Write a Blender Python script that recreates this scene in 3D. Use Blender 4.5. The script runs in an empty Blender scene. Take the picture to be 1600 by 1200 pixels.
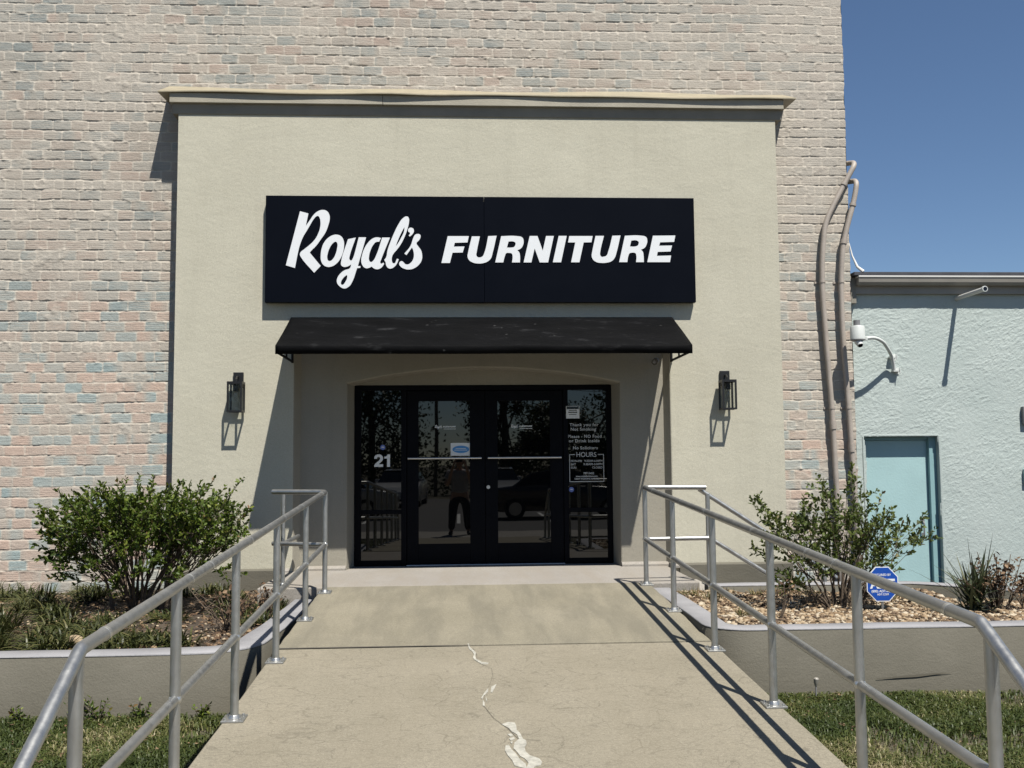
import bpy, bmesh, math, random
import numpy as np
from mathutils import Vector, Matrix
random.seed(7)
S = bpy.context.scene
COL = S.collection
rad = math.radians
YF, YB, YD, YW = 11.16, 11.28, 11.64, 11.51      # portico front, recess back wall, door plane, brick wall
LAWN = -0.54
SLOPE, RY0 = 0.0555, 9.73
def ramp_z(y): return SLOPE * (y - RY0)

# ------------------------------------------------------------------ materials
MATS = {}
def ntree(name):
    m = bpy.data.materials.new(name); m.use_nodes = True
    nt = m.node_tree
    for n in list(nt.nodes): nt.nodes.remove(n)
    out = nt.nodes.new('ShaderNodeOutputMaterial')
    b = nt.nodes.new('ShaderNodeBsdfPrincipled')
    nt.links.new(b.outputs[0], out.inputs[0])
    MATS[name] = m
    return m, nt, b, out
def N(nt, t, **kw):
    n = nt.nodes.new(t)
    for k, v in kw.items():
        if k in n.inputs.keys() if hasattr(n.inputs, 'keys') else False: n.inputs[k].default_value = v
        else: setattr(n, k, v)
    return n
def L(nt, a, b): nt.links.new(a, b)
def c4(c): return (c[0], c[1], c[2], 1.0)
def texco(nt, scale=(1, 1, 1)):
    t = nt.nodes.new('ShaderNodeTexCoord'); m = nt.nodes.new('ShaderNodeMapping')
    m.inputs['Scale'].default_value = scale
    L(nt, t.outputs['Object'], m.inputs['Vector']); return m.outputs[0]
def geo_pos(nt, scale=(1, 1, 1)):
    t = nt.nodes.new('ShaderNodeNewGeometry'); m = nt.nodes.new('ShaderNodeMapping')
    m.inputs['Scale'].default_value = scale
    L(nt, t.outputs['Position'], m.inputs['Vector']); return m.outputs[0]
def noise(nt, vec, scale, detail=4, rough=.55, dist=0):
    n = nt.nodes.new('ShaderNodeTexNoise')
    n.inputs['Scale'].default_value = scale; n.inputs['Detail'].default_value = detail
    n.inputs['Roughness'].default_value = rough; n.inputs['Distortion'].default_value = dist
    L(nt, vec, n.inputs['Vector']); return n.outputs['Fac']
def ramp(nt, fac, stops, interp='LINEAR'):
    r = nt.nodes.new('ShaderNodeValToRGB'); r.color_ramp.interpolation = interp
    el = r.color_ramp.elements
    while len(el) < len(stops): el.new(0.5)
    for e, (p, c) in zip(el, stops):
        e.position = p; e.color = c4(c) if len(c) == 3 else c
    L(nt, fac, r.inputs[0]); return r.outputs[0]
def mix(nt, fac, a, b, mode='MIX'):
    m = nt.nodes.new('ShaderNodeMix'); m.data_type = 'RGBA'; m.blend_type = mode
    for inp, v in ((m.inputs[0], fac), (m.inputs[6], a), (m.inputs[7], b)):
        if isinstance(v, (int, float)): inp.default_value = v
        elif isinstance(v, tuple): inp.default_value = c4(v)
        else: L(nt, v, inp)
    return m.outputs[2]
def math_n(nt, op, a, b=0.0, clamp=False):
    m = nt.nodes.new('ShaderNodeMath'); m.operation = op; m.use_clamp = clamp
    for inp, v in ((m.inputs[0], a), (m.inputs[1], b)):
        if isinstance(v, (int, float)): inp.default_value = v
        else: L(nt, v, inp)
    return m.outputs[0]
def bump(nt, b, h, dist=.01, strength=1.0, prev=None):
    n = nt.nodes.new('ShaderNodeBump'); n.inputs['Distance'].default_value = dist; n.inputs['Strength'].default_value = strength
    L(nt, h, n.inputs['Height'])
    if prev is not None: L(nt, prev, n.inputs['Normal'])
    if b is not None: L(nt, n.outputs[0], b.inputs['Normal'])
    return n.outputs[0]
def attr(nt, name):
    a = nt.nodes.new('ShaderNodeAttribute'); a.attribute_name = name; return a.outputs['Fac']
def simple(name, col, rough=.6, metal=0, spec=.5, nscale=None, var=.15, bd=0, bscale=None, vs=(1, 1, 1), coat=0):
    m, nt, b, out = ntree(name)
    b.inputs['Roughness'].default_value = rough; b.inputs['Metallic'].default_value = metal
    b.inputs['Specular IOR Level'].default_value = spec; b.inputs['Coat Weight'].default_value = coat
    v = geo_pos(nt, vs)
    if nscale:
        f = noise(nt, v, nscale, 5, .6)
        lo = tuple(x * (1 - var) for x in col); hi = tuple(min(1, x * (1 + var)) for x in col)
        L(nt, ramp(nt, f, [(.3, lo), (.7, hi)]), b.inputs['Base Color'])
    else: b.inputs['Base Color'].default_value = c4(col)
    if bd: bump(nt, b, noise(nt, v, bscale or 60, 4, .6), bd)
    return m

def build_materials():
    # painted tile brick
    m, nt, b, o = ntree('painted_brick')
    tint, mort, satn = attr(nt, 'tint'), attr(nt, 'mortar'), attr(nt, 'wear')
    v = geo_pos(nt, (1, 1, 1)); vs = geo_pos(nt, (1.5, 1, 15))
    col1 = ramp(nt, tint, [(0, (.305, .245, .208)), (.3, (.292, .256, .220)), (.5, (.280, .262, .232)), (.7, (.236, .248, .232)), (1, (.178, .205, .205))])
    col2 = ramp(nt, tint, [(0, (.415, .318, .265)), (.28, (.392, .322, .275)), (.5, (.355, .328, .29)), (.68, (.305, .328, .312)), (1, (.24, .304, .31))])
    sepz = N(nt, 'ShaderNodeSeparateXYZ'); L(nt, v, sepz.inputs[0])
    hz = math_n(nt, 'ADD', math_n(nt, 'MULTIPLY', math_n(nt, 'SUBTRACT', 4.0, sepz.outputs['Z']), .42), math_n(nt, 'SUBTRACT', noise(nt, v, .8, 3, .55), .35), True)
    col = mix(nt, hz, col1, col2)
    paint = (.362, .335, .294)
    streak = noise(nt, vs, 3.2, 4, .65)
    big = noise(nt, v, .9, 3, .55)
    cover = math_n(nt, 'ADD', math_n(nt, 'MULTIPLY', streak, 1.35), math_n(nt, 'MULTIPLY', ramp(nt, big, [(.32, (0, 0, 0)), (.68, (1, 1, 1))]), .62))
    cover = math_n(nt, 'SUBTRACT', cover, satn)
    cov = ramp(nt, cover, [(.28, (.08, .08, .08)), (1.0, (.92, .92, .92))])
    base = mix(nt, cov, col, paint)
    base = mix(nt, math_n(nt, 'MULTIPLY', mort, .9), base, (.44, .405, .35))
    fine = noise(nt, v, 90, 4, .7)
    base = mix(nt, .22, base, ramp(nt, fine, [(.3, (.25, .23, .2)), (.7, (.75, .7, .62))]), 'OVERLAY')
    dirt = noise(nt, geo_pos(nt, (1.4, 1, .5)), 1.3, 5, .65)
    base = mix(nt, math_n(nt, 'MULTIPLY', ramp(nt, dirt, [(.5, (0, 0, 0)), (.72, (1, 1, 1))]), .18), base, (.18, .17, .15))
    L(nt, base, b.inputs['Base Color']); b.inputs['Roughness'].default_value = .75; b.inputs['Specular IOR Level'].default_value = .25
    n1 = bump(nt, None, noise(nt, vs, 6, 3, .6), .004, .7)
    bump(nt, b, noise(nt, v, 45, 5, .65), .006, .8, n1)
    # smooth stucco on the portico
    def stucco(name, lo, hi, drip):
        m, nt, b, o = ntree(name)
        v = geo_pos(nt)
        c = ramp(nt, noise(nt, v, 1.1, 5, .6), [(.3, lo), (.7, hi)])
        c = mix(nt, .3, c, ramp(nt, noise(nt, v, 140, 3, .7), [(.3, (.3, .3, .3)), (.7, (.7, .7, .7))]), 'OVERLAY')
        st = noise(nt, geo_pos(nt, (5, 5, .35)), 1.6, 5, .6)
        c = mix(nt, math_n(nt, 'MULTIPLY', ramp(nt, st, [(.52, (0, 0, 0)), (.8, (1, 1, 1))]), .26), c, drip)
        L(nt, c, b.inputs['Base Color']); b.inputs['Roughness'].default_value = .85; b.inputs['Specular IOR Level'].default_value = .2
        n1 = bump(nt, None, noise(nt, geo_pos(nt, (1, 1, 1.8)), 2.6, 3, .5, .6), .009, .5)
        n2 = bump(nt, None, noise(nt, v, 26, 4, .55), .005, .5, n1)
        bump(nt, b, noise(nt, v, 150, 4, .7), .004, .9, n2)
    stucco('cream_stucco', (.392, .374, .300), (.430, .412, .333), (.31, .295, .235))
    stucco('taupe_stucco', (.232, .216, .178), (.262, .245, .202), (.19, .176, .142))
    # rough mint stucco
    m, nt, b, o = ntree('mint_stucco')
    v = geo_pos(nt)
    c = ramp(nt, noise(nt, v, 1.3, 5, .6), [(.3, (.330, .382, .364)), (.7, (.373, .420, .400))])
    L(nt, c, b.inputs['Base Color']); b.inputs['Roughness'].default_value = .7
    bump(nt, b, noise(nt, v, 70, 5, .6), .006, .7)
    simple('trim_taupe', (.285, .262, .205), .6, nscale=3, var=.12, bd=.003, bscale=80)
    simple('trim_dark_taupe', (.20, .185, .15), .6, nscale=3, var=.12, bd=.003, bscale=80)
    simple('drip_metal', (.265, .232, .16), .5, nscale=6, var=.14, bd=.003, bscale=30)
    # sign face, letters
    m, nt, b, o = ntree('sign_black')
    v = geo_pos(nt)
    L(nt, ramp(nt, noise(nt, v, 1.5, 4), [(.3, (.0018, .0026, .0052)), (.7, (.0028, .0037, .0066))]), b.inputs['Base Color'])
    b.inputs['Roughness'].default_value = .40; b.inputs['Specular IOR Level'].default_value = .06
    bump(nt, b, noise(nt, v, 1.2, 2), .02, .2)
    simple('letter_white', (.60, .62, .635), .5)
    simple('awning_black', (.005, .005, .006), .62, spec=.2, nscale=5, var=.45, bd=.004, bscale=300)
    m, nt, b, o = ntree('awning_fabric')
    v = geo_pos(nt)
    c = ramp(nt, noise(nt, geo_pos(nt, (1, 1.6, 3)), 2.6, 5, .62), [(.35, (.0022, .0023, .0026)), (.6, (.0036, .0037, .0042)), (.74, (.022, .0225, .0235))])
    sp = noise(nt, v, 18, 2, .4)
    c = mix(nt, math_n(nt, 'MULTIPLY', ramp(nt, sp, [(.74, (0, 0, 0)), (.78, (1, 1, 1))]), .5), c, (.07, .07, .07))
    L(nt, c, b.inputs['Base Color']); b.inputs['Roughness'].default_value = .62; b.inputs['Specular IOR Level'].default_value = .06
    n1 = bump(nt, None, noise(nt, geo_pos(nt, (1, 3, 3)), 1.4, 3, .5), .05, .45)
    bump(nt, b, noise(nt, v, 350, 2, .5), .002, .6, n1)
    simple('black_frame', (.0026, .0030, .0046), .5, spec=.07, nscale=8, var=.2)
    simple('lantern_black', (.006, .006, .0065), .45)
    m, nt, b, o = ntree('door_glass')
    b.inputs['Base Color'].default_value = (.0018, .0019, .002, 1); b.inputs['Roughness'].default_value = .012
    b.inputs['IOR'].default_value = 1.58
    bump(nt, b, noise(nt, geo_pos(nt), 1.1, 2, .4), .004, .18)
    m, nt, b, o = ntree('lantern_glass')
    t = N(nt, 'ShaderNodeBsdfTransparent'); t.inputs[0].default_value = (.91, .92, .91, 1)
    g = N(nt, 'ShaderNodeBsdfGlossy'); g.inputs['Roughness'].default_value = .03
    ms = N(nt, 'ShaderNodeMixShader'); ms.inputs[0].default_value = .06; L(nt, t.outputs[0], ms.inputs[1]); L(nt, g.outputs[0], ms.inputs[2])
    L(nt, ms.outputs[0], o.inputs[0])
    simple('brushed_steel', (.55, .55, .54), .35, 1.0)
    m, nt, b, o = ntree('rail_metal')
    v = geo_pos(nt)
    rb = ramp(nt, noise(nt, v, 7, 5, .65), [(.3, (.35, .352, .34)), (.7, (.43, .432, .418))])
    rb = mix(nt, math_n(nt, 'MULTIPLY', ramp(nt, noise(nt, v, 16, 5, .7), [(.66, (0, 0, 0)), (.74, (1, 1, 1))]), .3), rb, (.17, .15, .12))
    L(nt, rb, b.inputs['Base Color'])
    b.inputs['Metallic'].default_value = .88
    L(nt, ramp(nt, noise(nt, v, 22, 4, .6), [(.3, (.33, .33, .33)), (.7, (.5, .5, .5))]), b.inputs['Roughness'])
    bump(nt, b, noise(nt, v, 45, 3), .0006, .5)
    rs = noise(nt, v, 9, 5, .7)
    b.inputs['Specular IOR Level'].default_value = .4
    simple('rail_collar', (.5, .5, .48), .3, .8, nscale=30, var=.15)
    # concrete ramp slabs
    def concrete(name, lo, hi, crack, stain, scol):
        m, nt, b, o = ntree(name)
        v = geo_pos(nt)
        c = ramp(nt, noise(nt, v, 1.4, 6, .62), [(.3, lo), (.7, hi)])
        c = mix(nt, .5, c, ramp(nt, noise(nt, v, 190, 3, .75), [(.32, (.22, .21, .19)), (.68, (.78, .77, .74))]), 'OVERLAY')
        c = mix(nt, .28, c, ramp(nt, noise(nt, v, 60, 3, .7), [(.35, (.3, .3, .3)), (.65, (.7, .7, .7))]), 'OVERLAY')
        h = noise(nt, v, 190, 3, .75)
        if crack:
            w = noise(nt, v, 3.5, 3, .6)
            def cracks(sc, sv, th, amt, c):
                vm = N(nt, 'ShaderNodeVectorMath', operation='ADD')
                nz = N(nt, 'ShaderNodeTexNoise'); nz.inputs['Scale'].default_value = 5; nz.inputs['Detail'].default_value = 4
                L(nt, v, nz.inputs['Vector'])
                ms = N(nt, 'ShaderNodeVectorMath', operation='SCALE'); ms.inputs['Scale'].default_value = .22
                L(nt, nz.outputs['Color'], ms.inputs[0]); L(nt, v, vm.inputs[0]); L(nt, ms.outputs[0], vm.inputs[1])
                mp = N(nt, 'ShaderNodeMapping'); mp.inputs['Scale'].default_value = sv; L(nt, vm.outputs[0], mp.inputs[0])
                vo = N(nt, 'ShaderNodeTexVoronoi'); vo.feature = 'DISTANCE_TO_EDGE'; vo.inputs['Scale'].default_value = sc
                L(nt, mp.outputs[0], vo.inputs['Vector'])
                f = ramp(nt, vo.outputs['Distance'], [(0, (1, 1, 1)), (th, (0, 0, 0))])
                f = math_n(nt, 'MULTIPLY', f, math_n(nt, 'MULTIPLY', ramp(nt, w, [(.32, (.25, .25, .25)), (.58, (1, 1, 1))]), amt))
                return mix(nt, f, c, (.095, .085, .065))
            c = cracks(3.6, (1, 2.3, 1), .024, .60, c)
            c = cracks(8.0, (1, 2.0, 1), .036, .42, c)
        if stain:
            s1 = noise(nt, geo_pos(nt, (3.4, .55, 1)), 1.2, 6, .66, .25)
            c = mix(nt, math_n(nt, 'MULTIPLY', ramp(nt, s1, [(.42, (0, 0, 0)), (.62, (1, 1, 1))]), stain), c, scol)
        L(nt, c, b.inputs['Base Color']); b.inputs['Roughness'].default_value = .85; b.inputs['Specular IOR Level'].default_value = .25
        bump(nt, b, h, .003, .8)
    concrete('ramp_concrete', (.190, .173, .133), (.228, .207, .162), True, .18, (.17, .148, .105))
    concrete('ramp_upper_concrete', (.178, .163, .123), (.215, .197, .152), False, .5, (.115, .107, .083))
    concrete('landing_concrete', (.228, .214, .196), (.262, .247, .227), False, .35, (.22, .19, .15))
    concrete('walk_concrete', (.27, .255, .23), (.31, .295, .27), False, .2, (.2, .18, .15))
    simple('crack_filler', (.315, .305, .262), .8, nscale=30, var=.28, bd=.004, bscale=40)
    simple('crack_brown', (.10, .09, .068), .9)
    simple('joint_dark', (.06, .055, .045), .9)
    # painted masonry planter
    m, nt, b, o = ntree('taupe_masonry')
    v = geo_pos(nt)
    c = ramp(nt, noise(nt, v, 1.6, 6, .62), [(.3, (.092, .086, .067)), (.7, (.115, .107, .085))])
    c = mix(nt, .25, c, ramp(nt, noise(nt, v, 120, 3, .7), [(.3, (.3, .3, .3)), (.7, (.7, .7, .7))]), 'OVERLAY')
    sc = noise(nt, geo_pos(nt, (2.2, 2.2, 6)), 2.1, 4, .6)
    c = mix(nt, math_n(nt, 'MULTIPLY', ramp(nt, sc, [(.66, (0, 0, 0)), (.74, (1, 1, 1))]), .35), c, (.17, .16, .14))
    dz = noise(nt, geo_pos(nt, (3, 3, 1)), 2.4, 5, .65)
    sep = N(nt, 'ShaderNodeSeparateXYZ'); g = N(nt, 'ShaderNodeNewGeometry'); L(nt, g.outputs['Position'], sep.inputs[0])
    low = math_n(nt, 'MULTIPLY', math_n(nt, 'SUBTRACT', -.30, sep.outputs['Z']), 3.0, True)
    c = mix(nt, math_n(nt, 'MULTIPLY', math_n(nt, 'MULTIPLY', low, dz), .7), c, (.085, .077, .058))
    L(nt, c, b.inputs['Base Color']); b.inputs['Roughness'].default_value = .8; b.inputs['Specular IOR Level'].default_value = .3
    n1 = bump(nt, None, noise(nt, geo_pos(nt, (1, 1, 2.2)), 5, 4, .6, .4), .006, .8)
    bump(nt, b, noise(nt, v, 70, 4, .65), .004, .8, n1)
    simple('cap_paint', (.222, .22, .228), .7, nscale=2.5, var=.14, bd=.004, bscale=50)
    # soil, gravel, vegetation
    simple('lawn_soil', (.06, .052, .03), .95, nscale=6, var=.5, bd=.02, bscale=25)
    simple('bed_soil', (.06, .044, .03), .95, nscale=14, var=.55, bd=.02, bscale=40)
    def byattr(name, stops, rough=.6, transl=0, bd=0):
        m, nt, b, o = ntree(name)
        c = ramp(nt, attr(nt, 'rnd'), stops)
        L(nt, c, b.inputs['Base Color']); b.inputs['Roughness'].default_value = rough; b.inputs['Specular IOR Level'].default_value = .35
        if bd: bump(nt, b, noise(nt, geo_pos(nt), 90, 4), bd)
        if transl:
            t = N(nt, 'ShaderNodeBsdfTranslucent'); L(nt, mix(nt, .5, c, (.5, .6, .08), 'MULTIPLY'), t.inputs[0])
            L(nt, c, t.inputs[0])
            ms = N(nt, 'ShaderNodeMixShader'); ms.inputs[0].default_value = transl
            L(nt, b.outputs[0], ms.inputs[1]); L(nt, t.outputs[0], ms.inputs[2]); L(nt, ms.outputs[0], o.inputs[0])
    byattr('grass_blade', [(0, (.030, .046, .010)), (.35, (.055, .075, .016)), (.6, (.088, .100, .026)), (.8, (.155, .145, .060)), (1, (.30, .26, .15))], .5, .25)
    byattr('shrub_leaf', [(0, (.029, .054, .008)), (.45, (.058, .092, .012)), (.75, (.095, .130, .016)), (.93, (.150, .178, .026)), (1, (.15, .085, .04))], .5, .28)
    byattr('shrub_leaf_olive', [(0, (.038, .058, .013)), (.45, (.070, .098, .020)), (.75, (.108, .136, .030)), (.93, (.15, .165, .045)), (1, (.15, .10, .05))], .5, .28)
    byattr('clump_leaf', [(0, (.018, .025, .008)), (.45, (.040, .050, .013)), (.7, (.085, .085, .028)), (1, (.24, .18, .085))], .45, .2)
    byattr('yucca_leaf', [(0, (.028, .040, .018)), (.6, (.06, .075, .035)), (1, (.14, .14, .08))], .45, .1)
    byattr('dry_leaf', [(0, (.05, .028, .015)), (.5, (.11, .065, .035)), (1, (.22, .15, .09))], .8, .1)
    byattr('stone', [(0, (.055, .036, .022)), (.25, (.13, .085, .048)), (.5, (.25, .175, .10)), (.75, (.34, .27, .18)), (1, (.46, .42, .34))], .7, 0, .006)
    byattr('tree_leaf', [(0, (.018, .032, .010)), (.6, (.04, .06, .016)), (1, (.08, .10, .03))], .5, .15)
    simple('shrub_bark', (.085, .062, .042), .85, nscale=30, var=.4, bd=.004, bscale=80)
    simple('tree_bark', (.10, .08, .06), .9, nscale=8, var=.4, bd=.02, bscale=20)
    simple('conduit_paint', (.305, .268, .232), .55, nscale=5, var=.12, bd=.0015, bscale=60)
    simple('white_plastic', (.5, .52, .50), .4, nscale=6, var=.08)
    simple('grey_plastic', (.16, .16, .165), .45)
    simple('lens_black', (.004, .004, .005), .08)
    simple('door_paint', (.30, .44, .445), .42, nscale=2.5, var=.06, bd=.002, bscale=40)
    simple('door_frame_paint', (.205, .34, .355), .5, nscale=3, var=.1)
    simple('gutter_paint', (.235, .22, .192), .5, nscale=3, var=.1)
    simple('gutter_light', (.5, .495, .47), .5)
    simple('roof_dark', (.035, .037, .045), .7, nscale=5, var=.3)
    simple('flashing_white', (.58, .58, .56), .55, nscale=10, var=.1)
    simple('sign_blue', (.006, .055, .30), .35)
    simple('sticker_blue', (.05, .22, .48), .5)
    simple('sticker_small_blue', (.10, .15, .42), .5)
    simple('sticker_white', (.62, .63, .62), .55)
    simple('decal_white', (.68, .69, .68), .6)
    simple('decal_dim', (.5, .51, .5), .6)
    simple('asphalt', (.085, .082, .077), .9, nscale=30, var=.3, bd=.004, bscale=120)
    simple('paint_line', (.6, .6, .57), .7, nscale=12, var=.15)
    simple('car_black', (.008, .008, .010), .2, 0, .5, coat=1)
    simple('car_white', (.55, .55, .54), .3, 0, .5, coat=1)
    simple('car_silver', (.42, .43, .44), .3, .6, .5, coat=1)
    simple('car_glass', (.006, .007, .008), .03)
    simple('tyre', (.015, .015, .015), .8)
    simple('rim_metal', (.5, .5, .5), .3, .9)
    simple('headlight', (.6, .6, .6), .1)
    simple('skin', (.42, .26, .18), .5)
    simple('shirt_grey', (.34, .34, .345), .85, nscale=20, var=.15, bd=.006, bscale=14)
    simple('trousers_dark', (.016, .017, .022), .85, bd=.008, bscale=10)
    simple('hair_dark', (.03, .022, .016), .6)
    simple('shoe_black', (.012, .012, .012), .5)
    simple('phone_black', (.006, .006, .007), .2)
    simple('eye_white', (.7, .7, .68), .3)
    simple('lip', (.3, .13, .11), .5)
    simple('bulb_glow_off', (.5, .48, .42), .15)
    simple('pole_wood', (.11, .085, .06), .9, nscale=10, var=.3)
build_materials()
M = MATS

# ------------------------------------------------------------------ mesh helpers
def V(*a): return Vector(a)
def tag(o, label=None, cat=None, group=None, kind=None):
    if label: o['label'] = label
    if cat: o['category'] = cat
    if group: o['group'] = group
    if kind: o['kind'] = kind
    return o
def empty(name, loc, label=None, cat=None, group=None):
    o = bpy.data.objects.new(name, None); COL.objects.link(o); o.location = loc; o.empty_display_size = .1
    return tag(o, label, cat, group)
def wpos(o):
    p = Vector(o.location); q = o.parent
    while q is not None: p += Vector(q.location); q = q.parent
    return p
class MB:
    def __init__(s): s.v = []; s.f = []; s.mi = []
    def add(s, vs, fs, mi=0):
        o = len(s.v); s.v += [tuple(x) for x in vs]; s.f += [tuple(i + o for i in f) for f in fs]; s.mi += [mi] * len(fs); return s
    def box(s, x0, x1, y0, y1, z0, z1, mi=0):
        return s.add([(x0, y0, z0), (x1, y0, z0), (x1, y1, z0), (x0, y1, z0), (x0, y0, z1), (x1, y0, z1), (x1, y1, z1), (x0, y1, z1)],
                     [(0, 3, 2, 1), (4, 5, 6, 7), (0, 1, 5, 4), (1, 2, 6, 5), (2, 3, 7, 6), (3, 0, 4, 7)], mi)
    def tube(s, pts, r, n=14, caps=True, mi=0):
        pts = [Vector(p) for p in pts]; k = len(pts)
        rs = r if isinstance(r, (list, tuple)) else [r] * k
        T = []
        for i in range(k):
            t = pts[min(i + 1, k - 1)] - pts[max(i - 1, 0)]; T.append(t.normalized())
        up = Vector((0, 0, 1)) if abs(T[0].z) < .9 else Vector((1, 0, 0))
        u = (up - T[0] * up.dot(T[0])).normalized(); vs = []
        for i in range(k):
            u = (u - T[i] * u.dot(T[i])).normalized(); w = T[i].cross(u)
            for j in range(n):
                a = 2 * math.pi * j / n
                vs.append(pts[i] + (u * math.cos(a) + w * math.sin(a)) * rs[i])
        fs = [(i * n + j, i * n + (j + 1) % n, (i + 1) * n + (j + 1) % n, (i + 1) * n + j) for i in range(k - 1) for j in range(n)]
        if caps: fs += [tuple(range(n - 1, -1, -1)), tuple((k - 1) * n + j for j in range(n))]
        return s.add(vs, fs, mi)
    def cyl(s, a, b, r, n=20, mi=0): return s.tube([a, b], r, n, True, mi)
    def prism(s, poly, axis, a, b, mi=0):
        # poly: list of 2d points; axis 'x','y','z' = extrusion axis between a and b
        def P(p, t):
            return {'x': (t, p[0], p[1]), 'y': (p[0], t, p[1]), 'z': (p[0], p[1], t)}[axis]
        n = len(poly); vs = [P(p, a) for p in poly] + [P(p, b) for p in poly]
        fs = [(i, (i + 1) % n, n + (i + 1) % n, n + i) for i in range(n)] + [tuple(range(n - 1, -1, -1)), tuple(range(n, 2 * n))]
        return s.add(vs, fs, mi)
    def sphere(s, c, r, nu=16, nv=10, mi=0, sc=(1, 1, 1)):
        vs = []; fs = []
        for i in range(nv + 1):
            th = math.pi * i / nv
            for j in range(nu):
                ph = 2 * math.pi * j / nu
                vs.append((c[0] + r * sc[0] * math.sin(th) * math.cos(ph), c[1] + r * sc[1] * math.sin(th) * math.sin(ph), c[2] + r * sc[2] * math.cos(th)))
        for i in range(nv):
            for j in range(nu):
                fs.append((i * nu + j, (i + 1) * nu + j, (i + 1) * nu + (j + 1) % nu, i * nu + (j + 1) % nu))
        return s.add(vs, fs, mi)
    def build(s, name, mat, parent=None, loc=None, smooth=False, bevel=0, seg=2, angle=40):
        me = bpy.data.meshes.new(name)
        o = bpy.data.objects.new(name, me); COL.objects.link(o)
        base = Vector((0, 0, 0))
        if parent is not None:
            o.parent = parent; base = wpos(parent)
        if loc is not None:
            o.location = Vector(loc) - base; base = Vector(loc)
        me.from_pydata([Vector(v) - base for v in s.v], [], s.f)
        bm = bmesh.new(); bm.from_mesh(me)
        bmesh.ops.remove_doubles(bm, verts=bm.verts, dist=1e-6)
        bmesh.ops.recalc_face_normals(bm, faces=bm.faces); bm.to_mesh(me); bm.free()
        for q in (mat if isinstance(mat, (list, tuple)) else [mat]): me.materials.append(M[q] if isinstance(q, str) else q)
        if len(me.polygons) == len(s.mi):
            me.polygons.foreach_set('material_index', s.mi)
        if smooth:
            me.polygons.foreach_set('use_smooth', [True] * len(me.polygons))
            try: me.set_sharp_from_angle(angle=rad(angle))
            except Exception: pass
        if bevel:
            b = o.modifiers.new('bevel', 'BEVEL'); b.width = bevel; b.segments = seg; b.limit_method = 'ANGLE'; b.angle_limit = rad(35)
        return o
def np_mesh(name, verts, faces, mat, parent=None, attrs=None, smooth=False, loc=None):
    """verts (N,3) array, faces (M,k) array"""
    me = bpy.data.meshes.new(name)
    o = bpy.data.objects.new(name, me); COL.objects.link(o)
    base = np.zeros(3)
    if parent is not None: o.parent = parent; base = np.array(wpos(parent))
    if loc is not None: o.location = Vector(loc) - Vector(base); base = np.array(loc)
    verts = np.asarray(verts, float) - base; n, k = faces.shape
    me.vertices.add(len(verts)); me.vertices.foreach_set('co', verts.astype(np.float32).ravel())
    me.loops.add(n * k); me.loops.foreach_set('vertex_index', faces.astype(np.int32).ravel())
    me.polygons.add(n); me.polygons.foreach_set('loop_start', np.arange(0, n * k, k, dtype=np.int32))
    me.polygons.foreach_set('loop_total', np.full(n, k, dtype=np.int32))
    if smooth: me.polygons.foreach_set('use_smooth', np.ones(n, dtype=bool))
    me.update(calc_edges=True)
    for an, arr in (attrs or {}).items():
        a = me.attributes.new(an, 'FLOAT', 'POINT'); a.data.foreach_set('value', np.asarray(arr, np.float32))
    me.materials.append(M[mat]); me.validate()
    return o
def hash2(ix, iy, seed):
    h = (ix.astype(np.int64) * 374761393 + iy.astype(np.int64) * 668265263 + seed * 974711) & 0xffffffff
    h = ((h ^ (h >> 13)) * 1274126177) & 0xffffffff
    h = h ^ (h >> 16)
    return (h & 0xffffff) / float(0xffffff)
def vnoise(x, y, seed):
    ix = np.floor(x); iy = np.floor(y); fx = x - ix; fy = y - iy
    fx = fx * fx * (3 - 2 * fx); fy = fy * fy * (3 - 2 * fy)
    a = hash2(ix, iy, seed); b = hash2(ix + 1, iy, seed); c = hash2(ix, iy + 1, seed); d = hash2(ix + 1, iy + 1, seed)
    return (a * (1 - fx) + b * fx) * (1 - fy) + (c * (1 - fx) + d * fx) * fy
def fbm(x, y, seed, oct=4, g=.5):
    s = 0; a = 1; t = 0
    for i in range(oct):
        s = s + a * vnoise(x * 2 ** i, y * 2 ** i, seed + i * 17); t += a; a *= g
    return s / t
def sstep(a, b, x):
    t = np.clip((x - a) / (b - a), 0, 1); return t * t * (3 - 2 * t)
def fillet(pts, rr, n=6):
    pts = [Vector(p) for p in pts]; out = [pts[0]]
    for i in range(1, len(pts) - 1):
        a, b, c = pts[i - 1], pts[i], pts[i + 1]
        r = rr[i] if isinstance(rr, (list, tuple)) else rr
        d1 = (a - b); d2 = (c - b); q = min(r, d1.length * .45, d2.length * .45)
        p, e = b + d1.normalized() * q, b + d2.normalized() * q
        for k in range(n + 1):
            t = k / n; out.append(p * (1 - t) ** 2 + b * 2 * t * (1 - t) + e * t * t)
    out.append(pts[-1]); return out
def text_mesh(name, txt, size, mat, parent, x, y, z, align='CENTER', ext=.002, offset=0, sx=1, shear=0, loc=None, space=1):
    cu = bpy.data.curves.new(name, 'FONT'); cu.body = txt; cu.size = size; cu.align_x = align; cu.extrude = ext; cu.offset = offset
    cu.shear = shear; cu.resolution_u = 4; cu.space_character = space
    ob = bpy.data.objects.new(name, cu); COL.objects.link(ob)
    bpy.context.view_layer.update()
    me = bpy.data.meshes.new_from_object(ob.evaluated_get(bpy.context.evaluated_depsgraph_get()))
    bpy.data.objects.remove(ob); bpy.data.curves.remove(cu)
    vs = [(x + v.co.x * sx, y - v.co.z, z + v.co.y) for v in me.vertices]; fs = [tuple(p.vertices) for p in me.polygons]
    bpy.data.meshes.remove(me)
    return vs, fs
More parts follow.
